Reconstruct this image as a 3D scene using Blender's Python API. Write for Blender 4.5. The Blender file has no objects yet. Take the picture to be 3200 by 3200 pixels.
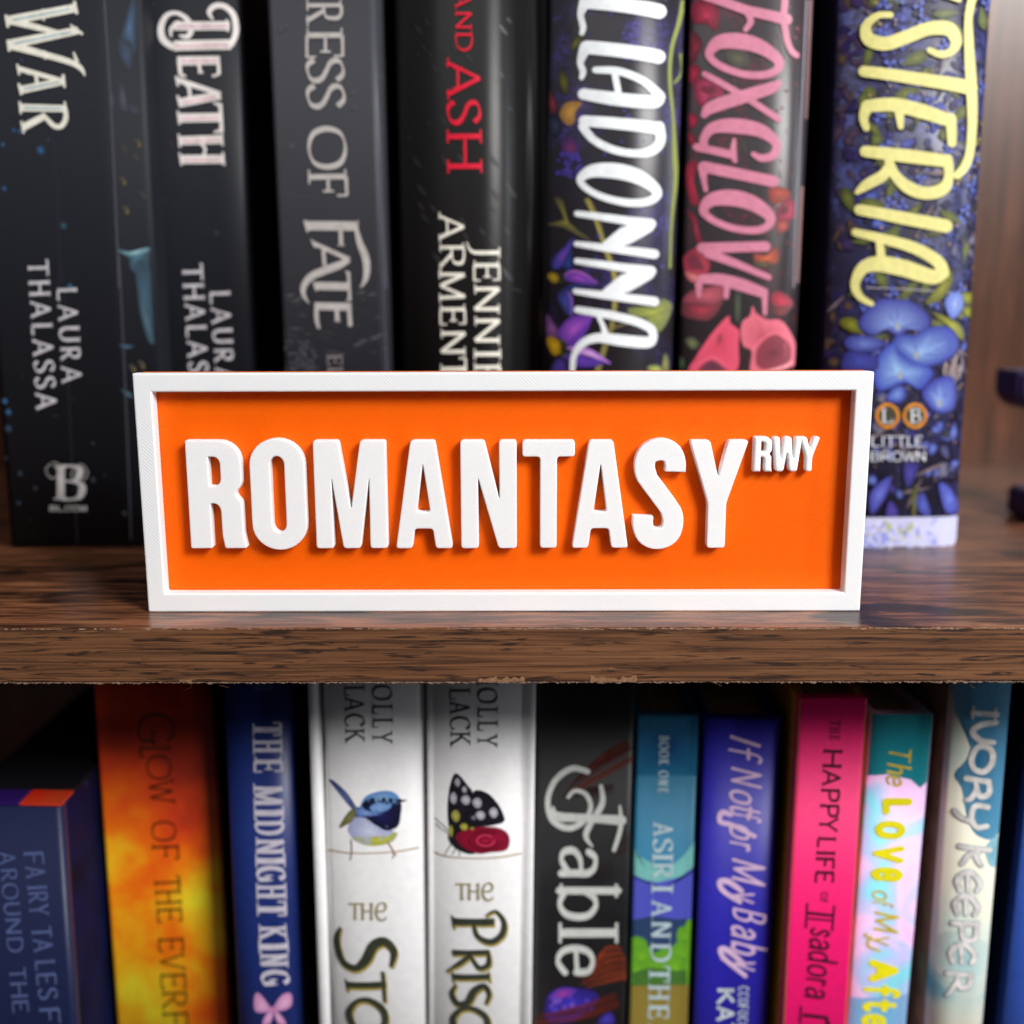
import bpy, bmesh, math, random
from mathutils import Vector, Matrix, Euler
from mathutils.geometry import delaunay_2d_cdt

# ------------------------------------------------------------------ camera, world, lights, exposure
scene = bpy.context.scene
KF = 1.05
CAM = Vector((0.0038, -0.2913, 0.0849))
PITCH, YAW, ROLL = 0.1912, -0.0048, -0.0028
fw = Vector((math.sin(YAW)*math.cos(PITCH), math.cos(YAW)*math.cos(PITCH), -math.sin(PITCH)))
rt = fw.cross(Vector((0, 0, 1))).normalized(); up = rt.cross(fw)
rt, up = rt*math.cos(ROLL)+up*math.sin(ROLL), -rt*math.sin(ROLL)+up*math.cos(ROLL)
cam_d = bpy.data.cameras.new('camera'); cam = bpy.data.objects.new('camera', cam_d)
scene.collection.objects.link(cam)
cam.matrix_world = Matrix(((rt.x, up.x, -fw.x, CAM.x), (rt.y, up.y, -fw.y, CAM.y), (rt.z, up.z, -fw.z, CAM.z), (0, 0, 0, 1)))
cam_d.sensor_width = 36; cam_d.lens = 36*KF; cam_d.clip_start = 0.01; cam_d.clip_end = 50
cam_d.dof.use_dof = True
cam_d.dof.focus_distance = (Vector((0, -0.001, 0.034))-CAM).dot(fw)
cam_d.dof.aperture_fstop = 5.4
scene.camera = cam

world = bpy.data.worlds.new("World"); scene.world = world; world.use_nodes = True
bgn = world.node_tree.nodes['Background']
bgn.inputs[0].default_value = (0.80, 0.88, 1.0, 1); bgn.inputs[1].default_value = 0.05

def area(name, loc, target, size, power, col, size_y=None):
    d = bpy.data.lights.new(name, 'AREA'); d.energy = power; d.color = col; d.size = size
    if size_y: d.shape = 'RECTANGLE'; d.size_y = size_y
    o = bpy.data.objects.new(name, d); scene.collection.objects.link(o); o.location = loc
    o.rotation_euler = (Vector(target)-Vector(loc)).to_track_quat('-Z', 'Y').to_euler()
    return o
area('window_light', (0.80, -0.86, 0.80), (0, 0.03, 0.03), 0.40, 27.0, (1.0, 0.985, 0.97), 0.50)
area('side_sheen_light', (1.28, -0.46, 0.34), (0.0, 0.1, 0.08), 0.06, 5.0, (0.86, 0.93, 1.0), 0.8)  # added narrow strip, shaped to give glossy spines their upright sheen
area('room_light', (1.05, -1.75, 0.80), (0.1, 0.1, 0.1), 0.9, 0.7, (0.92, 0.96, 1.0))
area('overhead_fill_light', (-0.15, -0.75, 1.55), (0, 0.0, 0.03), 1.1, 6.0, (1.0, 0.97, 0.94))  # added fill from above front, softens the shadows on the sign
vs = scene.view_settings
vs.view_transform = 'Standard'; vs.look = 'None'; vs.exposure = 0; vs.gamma = 1; vs.use_curve_mapping = False
scene.cycles.use_denoising = True
scene.cycles.max_bounces = 8

# ------------------------------------------------------------------ helpers
FN = 3200*KF
def ray(px, py):
    return (fw*FN + rt*(px-1600) - up*(py-1600))
def on_y(px, py, Y):
    d = ray(px, py); t = (Y-CAM.y)/d.y; p = CAM+d*t
    return p.x, p.z
def on_z(px, py, Z):
    d = ray(px, py); t = (Z-CAM.z)/d.z; p = CAM+d*t
    return p.x, p.y
def tile(ox, oy, s):
    return lambda p: ((p[0]/s+ox, p[1]/s+oy)+tuple(w/s for w in p[2:3]))
A0, A1, A2, A3 = [tile(o, 0, 2.1467) for o in (0, 800, 1600, 2300)]
B0 = tile(0, 800, 2.1467); B3 = tile(2400, 800, 2.146)
C0, C1, C2, C3 = [tile(o, 2100, 1.7564) for o in (0, 900, 1600, 2300)]
D0, D1, D2, D3 = [tile(o, 620, 3.5127) for o in (850, 1200, 1650, 2050)]
SL = tile(350, 1100, 1.5456); SR = tile(1550, 1100, 1.5456)
NT = tile(0, 0, 1.0)

def lin(c):
    return tuple((x/255/12.92 if x/255 <= 0.04045 else ((x/255+0.055)/1.055)**2.4) for x in c[:3])
def link(name, me, m=None, parent=None):
    o = bpy.data.objects.new(name, me); scene.collection.objects.link(o)
    if m: me.materials.append(m)
    if parent: o.parent = parent
    return o
def from_bm(name, bm, m=None, parent=None, smooth=False):
    me = bpy.data.meshes.new(name); bm.to_mesh(me); bm.free()
    if smooth:
        for p in me.polygons: p.use_smooth = True
    return link(name, me, m, parent)
def thing(name, label, cat, loc=(0, 0, 0), rot=(0, 0, 0), group=None):
    o = bpy.data.objects.new(name, None); scene.collection.objects.link(o)
    o.location = loc; o.rotation_euler = rot; o['label'] = label; o['category'] = cat
    if group: o['group'] = group
    o.empty_display_size = 0.01
    return o
def add_box(bm, x0, x1, y0, y1, z0, z1, bev=0.0, seg=2):
    r = bmesh.ops.create_cube(bm, size=1)
    vv = r['verts']
    for v in vv:
        v.co = Vector((x0+(v.co.x+.5)*(x1-x0), y0+(v.co.y+.5)*(y1-y0), z0+(v.co.z+.5)*(z1-z0)))
    if bev:
        es = list({e for v in vv for e in v.link_edges})
        bmesh.ops.bevel(bm, geom=es, offset=bev, segments=seg, affect='EDGES', profile=0.5)
def catmull(pts, closed=False, n=6):
    out = []; N = len(pts); k = len(pts[0])
    rng = range(N if closed else N-1)
    for i in rng:
        if closed: a, b, c, d = pts[i-1], pts[i], pts[(i+1) % N], pts[(i+2) % N]
        else: a, b, c, d = pts[max(i-1, 0)], pts[i], pts[i+1], pts[min(i+2, N-1)]
        for j in range(n):
            t = j/n
            out.append(tuple(0.5*((2*b[q])+(-a[q]+c[q])*t+(2*a[q]-5*b[q]+4*c[q]-d[q])*t*t+(-a[q]+3*b[q]-3*c[q]+d[q])*t**3) for q in range(k)))
    if not closed: out.append(tuple(pts[-1]))
    return out

# ------------------------------------------------------------------ materials
class NB:
    def __init__(s, name):
        s.m = bpy.data.materials.new(name); s.m.use_nodes = True; s.nt = s.m.node_tree
        s.p = s.nt.nodes['Principled BSDF']; s._c = None
    def n(s, t, **kw):
        x = s.nt.nodes.new(t)
        for k, v in kw.items():
            if k in x.inputs: x.inputs[k].default_value = v
            else: setattr(x, k, v)
        return x
    def l(s, a, b): s.nt.links.new(a, b)
    def co(s, scale=(1, 1, 1), rot=(0, 0, 0), loc=(0, 0, 0)):
        if s._c is None: s._c = s.n('ShaderNodeTexCoord')
        mp = s.n('ShaderNodeMapping'); mp.inputs['Scale'].default_value = scale
        mp.inputs['Rotation'].default_value = rot; mp.inputs['Location'].default_value = loc
        s.l(s._c.outputs['Object'], mp.inputs[0]); return mp.outputs[0]
    def noise(s, co, scale, detail=4, rough=.55, dist=0.0):
        x = s.n('ShaderNodeTexNoise'); x.inputs['Scale'].default_value = scale; x.inputs['Detail'].default_value = detail
        x.inputs['Roughness'].default_value = rough; x.inputs['Distortion'].default_value = dist
        s.l(co, x.inputs['Vector']); return x.outputs['Fac']
    def ramp(s, f, stops):
        r = s.n('ShaderNodeValToRGB'); e = r.color_ramp.elements
        while len(e) < len(stops): e.new(0.5)
        for i, (p, c) in enumerate(stops):
            e[i].position = p; e[i].color = (*lin(c), 1) if isinstance(c, tuple) else (c, c, c, 1)
        s.l(f, r.inputs[0]); return r.outputs[0]
    def mix(s, f, a, b, mode='MIX'):
        x = s.n('ShaderNodeMix'); x.data_type = 'RGBA'; x.blend_type = mode
        for v, i in ((f, 0), (a, 6), (b, 7)):
            if isinstance(v, (int, float)): x.inputs[i].default_value = v
            elif isinstance(v, tuple): x.inputs[i].default_value = (*lin(v), 1)
            else: s.l(v, x.inputs[i])
        return x.outputs[2]
    def bump(s, h, strength, dist=0.0005):
        b = s.n('ShaderNodeBump'); b.inputs['Strength'].default_value = strength; b.inputs['Distance'].default_value = dist
        s.l(h, b.inputs['Height']); s.l(b.outputs[0], s.p.inputs['Normal'])
    def fin(s, col, rough=.5, spec=.5, coat=0):
        if isinstance(col, tuple): s.p.inputs['Base Color'].default_value = (*lin(col), 1)
        else: s.l(col, s.p.inputs['Base Color'])
        if isinstance(rough, (int, float)): s.p.inputs['Roughness'].default_value = rough
        else: s.l(rough, s.p.inputs['Roughness'])
        s.p.inputs['Specular IOR Level'].default_value = spec
        s.p.inputs['Coat Weight'].default_value = coat; s.p.inputs['Coat Roughness'].default_value = .25
        return s.m
def plain(name, col, rough=.5, spec=.5, var=.12, scale=350, bump=.08, coat=0):
    b = NB(name); c = b.co()
    n = b.noise(c, scale, 5)
    lo = tuple(max(0, x*(1-var)) for x in col); hi = tuple(min(255, x*(1+var)) for x in col)
    colr = b.ramp(n, [(.3, lo), (.7, hi)])
    if bump: b.bump(b.noise(c, scale*4, 3), bump, .0003)
    return b.fin(colr, rough, spec, coat)
def art_mat(name, rough=.4, spec=.4):
    b = NB(name); a = b.n('ShaderNodeAttribute'); a.attribute_name = 'Col'
    n = b.noise(b.co(), 900, 4)
    c = b.mix(.16, a.outputs['Color'], b.ramp(n, [(.25, (40, 40, 40)), (.75, (235, 235, 235))]), 'OVERLAY')
    return b.fin(c, rough, spec)
ART = art_mat('printed_art')
PAGES = NB('paper_pages')
_w = PAGES.noise(PAGES.co((2500, 8, 8)), 1, 2)
PAGES = PAGES.fin(PAGES.ramp(_w, [(.3, (150, 128, 98)), (.7, (205, 184, 150))]), .85, .2)

# ------------------------------------------------------------------ letterforms (skeleton strokes, cap height 1)
def _g(w, s):
    out = []
    for part in s.split('|'):
        t = part.split(); k = t[0]; f = list(map(float, t[1:]))
        out.append((k, [(f[i], f[i+1]) for i in range(0, len(f), 2)]))
    return w, out
GL = {
 'A': _g(.74, 'l 0 0 .37 1|l .37 1 .74 0|l .14 .33 .6 .33'),
 'B': _g(.6, 'l .1 0 .1 1|c .1 1 .32 1 .5 .93 .53 .76 .44 .58 .26 .54 .1 .54|c .1 .54 .32 .54 .54 .46 .59 .27 .5 .06 .3 0 .1 0'),
 'C': _g(.7, 'c .68 .82 .55 .97 .38 1 .15 .9 .03 .6 .03 .38 .15 .1 .38 0 .56 .03 .7 .18'),
 'D': _g(.72, 'l .1 0 .1 1|c .1 1 .35 1 .58 .9 .7 .65 .7 .35 .58 .1 .35 0 .1 0'),
 'E': _g(.56, 'l .1 0 .1 1|l .1 1 .54 1|l .1 .52 .45 .52|l .1 0 .56 0'),
 'F': _g(.54, 'l .1 0 .1 1|l .1 1 .54 1|l .1 .52 .44 .52'),
 'G': _g(.76, 'c .7 .83 .56 .97 .38 1 .15 .9 .03 .6 .03 .38 .15 .1 .38 0 .56 .02 .7 .1|l .7 .05 .7 .42|l .5 .42 .78 .42'),
 'H': _g(.74, 'l .1 0 .1 1|l .64 0 .64 1|l .1 .52 .64 .52'),
 'I': _g(.24, 'l .12 0 .12 1'),
 'J': _g(.4, 'l .28 1 .28 .2|c .28 .28 .26 .02 .16 -.14 0 -.22'),
 'K': _g(.68, 'l .1 0 .1 1|l .1 .42 .6 1|l .26 .58 .68 0'),
 'L': _g(.54, 'l .1 0 .1 1|l .1 0 .54 0'),
 'M': _g(.9, 'l .1 0 .12 1|l .12 1 .45 .05|l .45 .05 .78 1|l .78 1 .82 0'),
 'N': _g(.76, 'l .1 0 .1 1|l .1 1 .66 0|l .66 0 .66 1'),
 'O': _g(.78, 'o .39 1 .12 .87 .03 .5 .12 .13 .39 0 .66 .13 .75 .5 .66 .87'),
 'P': _g(.56, 'l .1 0 .1 1|c .1 1 .34 1 .52 .92 .55 .74 .5 .56 .33 .48 .1 .48'),
 'R': _g(.66, 'l .1 0 .1 1|c .1 1 .34 1 .52 .92 .55 .75 .5 .57 .33 .5 .1 .5|l .28 .5 .64 0'),
 'S': _g(.54, 'c .49 .82 .38 .97 .24 1 .09 .92 .05 .77 .12 .63 .28 .53 .43 .42 .5 .27 .45 .09 .27 0 .13 .03 .04 .19'),
 'T': _g(.64, 'l .32 0 .32 1|l .02 1 .62 1'),
 'U': _g(.7, 'l .1 1 .1 .5|c .1 .6 .1 .3 .18 .07 .35 0 .52 .07 .6 .3 .6 .6|l .6 .5 .6 1'),
 'V': _g(.72, 'l 0 1 .36 0|l .36 0 .72 1'),
 'W': _g(1.0, 'l 0 1 .26 0|l .26 0 .5 .95|l .5 .95 .74 0|l .74 0 1 1'),
 'Y': _g(.68, 'l 0 1 .34 .46|l .68 1 .34 .46|l .34 .46 .34 0'),
 ',': _g(.2, 'l .1 .02 .04 -.14'), '.': _g(.2, 'l .08 0 .12 .02'), ' ': (.34, []),
 'e!': _g(.62, 'c .6 .82 .42 1 .16 .87 .04 .5 .14 .13 .4 0 .6 .14|l .06 .5 .46 .52|c .58 .84 .56 .62 .4 .52'),
 'a': _g(.52, 'c .08 .5 .18 .62 .34 .6 .43 .48 .43 .3|l .43 .4 .43 0|c .43 .36 .2 .34 .06 .22 .08 .05 .22 0 .43 .14'),
 'b': _g(.54, 'l .1 0 .1 1|c .1 .42 .2 .58 .34 .62 .48 .5 .51 .3 .46 .1 .3 0 .1 .1'),
 'd': _g(.54, 'l .44 0 .44 1|c .44 .42 .34 .6 .2 .62 .06 .5 .03 .3 .08 .1 .24 0 .44 .16'),
 'e': _g(.52, 'l .06 .32 .47 .34|c .47 .34 .45 .54 .27 .62 .1 .53 .04 .3 .1 .08 .28 0 .48 .13'),
 'f': _g(.36, 'c .38 .95 .28 1 .17 .92 .14 .7 .14 .3 .14 0|l 0 .6 .32 .6'),
 'g': _g(.5, 'c .44 .45 .34 .6 .2 .62 .06 .5 .04 .32 .1 .12 .26 .08 .44 .2|c .44 .6 .44 .1 .4 -.2 .22 -.32 .04 -.2'),
 'h': _g(.54, 'l .1 0 .1 1|c .1 .4 .2 .58 .32 .62 .43 .52 .44 .3 .44 0'),
 'i': _g(.2, 'l .1 0 .1 .6|l .1 .8 .1 .86'),
 'l': _g(.22, 'l .1 0 .1 1'),
 'o': _g(.54, 'o .27 .62 .09 .53 .04 .31 .09 .09 .27 0 .45 .09 .5 .31 .45 .53'),
 'p': _g(.54, 'l .1 -.32 .1 .62|c .1 .42 .2 .58 .34 .62 .48 .5 .51 .3 .46 .1 .3 0 .1 .1'),
 'r': _g(.36, 'l .1 0 .1 .62|c .1 .4 .18 .56 .28 .62 .38 .58'),
 's': _g(.4, 'c .36 .52 .24 .62 .1 .58 .08 .44 .2 .33 .34 .22 .33 .06 .18 0 .04 .08'),
 't': _g(.36, 'c .14 .9 .14 .4 .14 .14 .24 0 .36 .08|l 0 .62 .34 .62'),
 'v': _g(.5, 'l 0 .62 .25 0|l .25 0 .5 .62'),
 'y': _g(.52, 'l .02 .62 .26 .05|c .5 .62 .32 .2 .2 -.15 .08 -.3 -.04 -.26'),
 'n': _g(.54, 'l .1 0 .1 .62|c .1 .4 .2 .58 .32 .62 .43 .52 .44 .3 .44 0'),
 'u': _g(.54, 'c .1 .62 .1 .25 .16 .04 .3 0 .44 .2|l .44 .62 .44 0'),
}
STY = {
 'serif': dict(thick=.16, thin=.055, serif=.13, round=0, pen=18),
 'serifb': dict(thick=.2, thin=.07, serif=.14, round=0, pen=15),
 'thin': dict(thick=.085, thin=.045, serif=.07, round=0, pen=20),
 'sans': dict(thick=.13, thin=.11, serif=0, round=0, pen=0),
 'sansb': dict(thick=.2, thin=.17, serif=0, round=0, pen=0),
 'flare': dict(thick=.165, thin=.09, serif=.04, round=0, pen=20),
 'round': dict(thick=.24, thin=.22, serif=0, round=1, pen=0),
 'brush': dict(thick=.17, thin=.08, serif=0, round=1, pen=25, slant=.3),
 'script': dict(thick=.11, thin=.05, serif=0, round=1, pen=30, slant=.35),
 'celt': dict(thick=.15, thin=.1, serif=.05, round=1, pen=20),
}
def hull(P):
    P = sorted(set(P)); H = []
    for seq in (P, P[::-1]):
        k = len(H)
        for p in seq:
            while len(H) >= k+2 and (H[-1][0]-H[-2][0])*(p[1]-H[-2][1])-(H[-1][1]-H[-2][1])*(p[0]-H[-2][0]) <= 1e-9: H.pop()
            H.append(p)
        H.pop()
    return H
def stroke_faces(pts, closed=False, caps=0):
    """pts (x,y,w) -> convex polygons in the same plane"""
    P = []
    for p in pts:
        if not P or (p[0]-P[-1][0])**2+(p[1]-P[-1][1])**2 > 1e-6: P.append(p)
    if closed and len(P) > 2: P.append(P[0])
    n = len(P); out = []
    if n < 2: return out
    L, R = [], []
    for i in range(n):
        if closed: a, b = P[i-1] if i > 0 else P[-2], P[i+1] if i < n-1 else P[1]
        else: a, b = P[max(i-1, 0)], P[min(i+1, n-1)]
        dx, dy = b[0]-a[0], b[1]-a[1]; d = math.hypot(dx, dy) or 1
        h = max(P[i][2], .3)/2
        L.append((P[i][0]-dy/d*h, P[i][1]+dx/d*h)); R.append((P[i][0]+dy/d*h, P[i][1]-dx/d*h))
    for i in range(n-1): out.append(hull([L[i], L[i+1], R[i+1], R[i]]))
    if caps:
        for p in (P[0], P[-1]):
            out.append([(p[0]+math.cos(k*math.pi/6)*p[2]/2, p[1]+math.sin(k*math.pi/6)*p[2]/2) for k in range(12)])
    return out
def glyph_faces(ch, W, cap, st):
    out = glyph_raw(ch, W, cap, st)
    if not out: return out
    xs = [p[0] for q in out for p in q]; ys = [p[1] for q in out for p in q]
    x0, x1, y0, y1 = min(xs), max(xs), min(ys), max(ys)
    kx = W/(x1-x0) if ch not in 'I,.il' else 1
    xo = 0 if ch not in 'I,.il' else (W-(x1-x0))/2
    ky, yo = (cap/(y1-y0), y0) if ch.isupper() and ch != 'J' else (1, 0)
    return [[((x-x0)*kx+xo, (y-yo)*ky) for x, y in q] for q in out]
def glyph_raw(ch, W, cap, st):
    """polygons in (advance, up) pixels for a glyph stretched to advance width W"""
    gw, strokes = GL[ch]; sx = W/gw/1.0; out = []
    sl = st.get('slant', 0); pen = math.radians(st['pen'])
    def width(dx, dy):
        d = math.hypot(dx, dy) or 1
        f = abs(math.sin(math.atan2(dy, dx)-pen)) if st['pen'] else abs(dy)/d
        return (st['thin']+(st['thick']-st['thin'])*f**1.2)*cap
    ends = []
    for k, pts in strokes:
        q = [(x*sx+sl*y*cap, y*cap) for x, y in pts]
        if k != 'l': q = catmull(q, k == 'o', 7)
        n = len(q); r = []
        for i in range(n):
            if k == 'o': a, b = q[i-1], q[(i+1) % n]
            else: a, b = q[max(i-1, 0)], q[min(i+1, n-1)]
            r.append((q[i][0], q[i][1], width(b[0]-a[0], b[1]-a[1])))
        out += stroke_faces(r, k == 'o', st['round'])
        if st['serif'] and k == 'l':
            for (p, o), (x, y) in (((r[0], r[1]), pts[0]), ((r[-1], r[-2]), pts[-1])):
                s = st['serif']*cap
                horiz = abs(p[1]-o[1]) < .01*cap
                touch = any(qq is not pts and min(math.hypot((a-x), (b-y)) for a, b in qq) < .03 for _, qq in strokes)
                if not horiz and (y < .02 or y > .98) and not (touch and ch in 'AMVWN' and not (ch == 'M' and y < .02)):
                    out.append([(p[0]-s-p[2]/2, p[1]), (p[0]+s+p[2]/2, p[1]), (p[0]+s+p[2]/2, p[1]+(.05*cap if y < .5 else -.05*cap)), (p[0]-s-p[2]/2, p[1]+(.05*cap if y < .5 else -.05*cap))])
                elif horiz and not touch:
                    t = .05*cap; h = s*(1.1 if .1 < y < .9 else 1.6)
                    a, b = (-h, h) if .1 < y < .9 else ((0, h*1.2) if y <= .1 else (-h*1.2, 0))
                    out.append([(p[0]-t, p[1]+a), (p[0]+t*.3, p[1]+a), (p[0]+t*.3, p[1]+b), (p[0]-t, p[1]+b)])
    return out
def union(polys):
    vs_, fs = [], []
    for p in polys:
        ar = sum(p[i-1][0]*p[i][1]-p[i][0]*p[i-1][1] for i in range(len(p)))
        if abs(ar) < 1e-4: continue
        if ar < 0: p = p[::-1]
        fs.append(list(range(len(vs_), len(vs_)+len(p)))); vs_ += [Vector(q) for q in p]
    if not fs: return [], []
    v, e, f, ov, oe, of = delaunay_2d_cdt(vs_, [], fs, 0, 1e-4, True)
    return v, [t for t, o in zip(f, of) if o]
def outline(polys):
    """boundary loops of the union of polygons"""
    v, f = union(polys); ed = {}
    for t in f:
        for i in range(len(t)): ed[(t[i-1], t[i])] = 1
    nx = {a: b_ for (a, b_) in ed if (b_, a) not in ed}; loops = []
    while nx:
        a = next(iter(nx)); L = []
        while a in nx: L.append(tuple(v[a])); a = nx.pop(a)
        if len(L) > 3: loops.append(L)
    return loops
# ------------------------------------------------------------------ the bookcase
def wood_top():
    b = NB('laminate_top')
    n1 = b.noise(b.co((5, 45, 45)), 6, 6, .65, .6)
    n2 = b.noise(b.co((14, 900, 900)), 1, 4, .6, .3)
    n3 = b.noise(b.co((9, 22, 9)), 1.7, 3, .6, 1.2)
    c = b.ramp(n1, [(.28, (48, 31, 25)), (.43, (90, 56, 39)), (.56, (156, 102, 70)), (.74, (192, 138, 100))])
    c = b.mix(.55, c, b.ramp(n2, [(.3, (44, 30, 26)), (.55, (130, 120, 114)), (.8, (166, 150, 140))]), 'OVERLAY')
    c = b.mix(b.ramp(n3, [(.52, 0.0), (.63, 0.88)]), c, (22, 15, 14))
    b.bump(n2, .25, .0004)
    r = b.ramp(n2, [(.3, 0.24), (.7, 0.36)])
    return b.fin(c, r, .45)
def wood_edge():
    b = NB('edge_banding')
    n1 = b.noise(b.co((20, 1050, 1050)), 1, 6, .66, .7)
    n2 = b.noise(b.co((75, 1000, 1000), loc=(3,1,7)), 1, 4, .6, .6)
    n3 = b.noise(b.co((14, 900, 900)), 2.2, 3)
    c = b.ramp(n3, [(.25, (92, 58, 36)), (.5, (113, 74, 48)), (.8, (132, 90, 61))])
    c = b.mix(b.ramp(n1, [(.48, 0.0), (.57, 0.75)]), c, (60, 38, 26))
    c = b.mix(b.ramp(n2, [(.56, 0.0), (.62, 0.9)]), c, (44, 30, 24))
    b.bump(n3, .15, .0003)
    return b.fin(c, .5, .35)
def wood_back():
    b = NB('back_laminate')
    n1 = b.noise(b.co((26, 9, 5)), 2.4, 6, .6, .5)
    n2 = b.noise(b.co((600, 9, 14)), 1, 3)
    c = b.ramp(n1, [(.28, (58, 32, 20)), (.5, (100, 60, 39)), (.75, (128, 82, 56))])
    c = b.mix(.6, c, b.ramp(n2, [(.36, (34, 34, 34)), (.64, (205, 200, 196))]), 'OVERLAY')
    return b.fin(c, .32, .6)
M_TOP, M_EDGE, M_BACK = wood_top(), wood_edge(), wood_back()
FRONT = on_z(1600, 1962, 0)[1]
THK = -on_y(1600, 2131, FRONT)[1]
CASE = thing('bookcase', 'dark brown wood laminate bookcase holding two rows of books', 'bookcase', (0, FRONT, 0))
def rel(o): o.location = -Vector(CASE.location); return o
bm = bmesh.new(); add_box(bm, -.62, .45, FRONT+.0006, .272, -THK, 0)
BOARD = rel(from_bm('shelf_board', bm, M_TOP, CASE))
bm = bmesh.new(); add_box(bm, -.62, .45, FRONT, FRONT+.00055, -THK+.0003, -.0003)
band = from_bm('edge_band', bm, M_EDGE, BOARD)
# worn arris above, frayed paper fibres below and chips of bare board
random.seed(5)
bm = bmesh.new()
def jag(bm, z, h, x0, x1, step, amp, y, lo=0.0):
    x = x0; pv = None
    while x < x1:
        a = z+(random.random()-.5)*amp*.4; b_ = a-h*(lo+random.random()**2*amp/h*1.2)
        v = [bm.verts.new((x, y-random.random()*.0003, a)), bm.verts.new((x, y-.0001-random.random()*.0007, b_))]
        if pv: bm.faces.new((pv[0], v[0], v[1], pv[1]))
        pv = v; x += step*(.4+random.random()*1.2)
jag(bm, -THK+.00015, .0003, -.30, .32, .0006, .00035, FRONT-.00004, .4)
for k in range(11):
    x = -.26+random.random()*.52; v = [(x+(random.random()-.5)*.006*t, FRONT-.0004-.0006*t, -THK-.0018*t*t+(random.random()-.5)*.0006) for t in (0, .4, .8, 1)]
    for i in range(3):
        a, b_ = v[i], v[i+1]
        bm.faces.new([bm.verts.new(q) for q in ((a[0], a[1], a[2]), (b_[0], b_[1], b_[2]), (b_[0]+.00006, b_[1], b_[2]+.00005), (a[0]+.00006, a[1], a[2]+.00005))])
from_bm('frayed_edge', bm, plain('frayed_paper', (98, 76, 62), .9, .2, .35, 1500), BOARD)
bm = bmesh.new()
def strip_noise(x0, x1, dens, z0, y, hh):
    x = x0
    while x < x1:
        w = .0004+random.random()*.0022
        if random.random() < dens:
            h0 = z0+(random.random()-.5)*hh; t = .00006+random.random()*.00013
            add_box(bm, x, x+w, y, y+.00015, h0-t, h0+t)
        x += w*.8
strip_noise(-.29, .30, .5, -.00018, FRONT-.00008, .0001); strip_noise(.0, .21, .7, -.0003, FRONT-.00012, .0003)
from_bm('worn_edge', bm, plain('bare_board', (140, 112, 94), .9, .2, .3, 900), BOARD)
bm = bmesh.new()
def chip(x0, x1, y0, y1):
    n = 16; P = [(x0+(x1-x0)*i/n, y1) for i in range(n+1)]+[(x1-(x1-x0)*i/n, y0+(y1-y0)*random.random()*.75) for i in range(n+1)]
    vs_ = []
    for p in P:
        x, z = on_y(p[0], p[1], FRONT-.00012); vs_.append(bm.verts.new((x, FRONT-.00012, max(z, -THK+.0001))))
    bm.faces.new(vs_)
chip(1495, 1640, 2113, 2130); chip(1845, 1990, 2108, 2130); chip(1903, 1922, 2085, 2092); chip(560, 600, 2122, 2130); chip(2960, 3010, 2124, 2131)
bmesh.ops.triangulate(bm, faces=bm.faces[:])
from_bm('chipped_patch', bm, plain('chipped_board', (132, 96, 70), .9, .2, .2, 900), BOARD)
ZL = -.240
bm = bmesh.new(); add_box(bm, -.62, .45, FRONT, .2716, ZL-THK, ZL)
rel(from_bm('shelf_board', bm, M_TOP, CASE))
bm = bmesh.new(); add_box(bm, -.62, .45, .2722, .278, ZL-THK, .36)
rel(from_bm('back_panel', bm, M_BACK, CASE))
for x0 in (-.636, .4502):
    bm = bmesh.new(); add_box(bm, x0, x0+.0155, FRONT-.001, .278, ZL-THK, .36); rel(from_bm('side_panel', bm, M_BACK, CASE))

# ------------------------------------------------------------------ the 3D printed sign
def print_mat(name, col, ang, sss=.0, rough=.38, amp=.35, per=1900):
    b = NB(name)
    w = b.n('ShaderNodeTexWave'); w.wave_type = 'BANDS'; w.bands_direction = 'X'; w.inputs['Scale'].default_value = 1
    w.inputs['Distortion'].default_value = .6; w.inputs['Detail'].default_value = 2; w.inputs['Detail Scale'].default_value = .6
    b.l(b.co((per, 160, per), (0, math.radians(ang), 0)), w.inputs['Vector'])
    patch = b.noise(b.co(), 55, 3)
    h = b.mix(b.ramp(patch, [(.35, 0.12), (.7, 1.0)]), (128, 128, 128), w.outputs['Color'])
    b.bump(h, amp, .0003)
    n = b.noise(b.co(), 2600, 2)
    c = b.mix(.10, col, b.ramp(n, [(.3, (90, 90, 90)), (.7, (200, 200, 200))]), 'OVERLAY')
    if sss:
        b.p.inputs['Subsurface Weight'].default_value = sss; b.p.inputs['Subsurface Radius'].default_value = (1, .8, .6)
        b.p.inputs['Subsurface Scale'].default_value = .0012
    return b.fin(c, rough, .45 if sss else .18)
M_ORANGE = None
M_WHITE = print_mat('white_printed_plastic', (240, 240, 241), 45, .3, .4, .17, 430)
M_WHITE2 = print_mat('white_letter_plastic', (246, 244, 244), -45, .35, .4, .26, 430)
M_ORANGE = print_mat('orange_printed_plastic', (250, 104, 0), -45, 0, .5, .28, 430)
_p = M_ORANGE.node_tree.nodes['Principled BSDF']; _p.inputs['Subsurface Weight'].default_value = .55; _p.inputs['Subsurface Radius'].default_value = (1, .16, .03); _p.inputs['Subsurface Scale'].default_value = .0035
TL = on_y(411, 1164, 0); TR = on_y(2733, 1159, 0); BR = on_y(2688, 1910, 0); BL = on_y(464, 1913, 0)
SW0, SW1, SH = (TL[0]+BL[0])/2, (TR[0]+BR[0])/2, (TL[1]+TR[1])/2-.0002
SIGN = thing('desk_sign', 'white framed orange sign with raised white lettering standing on the shelf edge', 'sign', ((SW0+SW1)/2, 0, 0))
def srel(o): o.location = -Vector(SIGN.location); return o
RD = .0042
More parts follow.
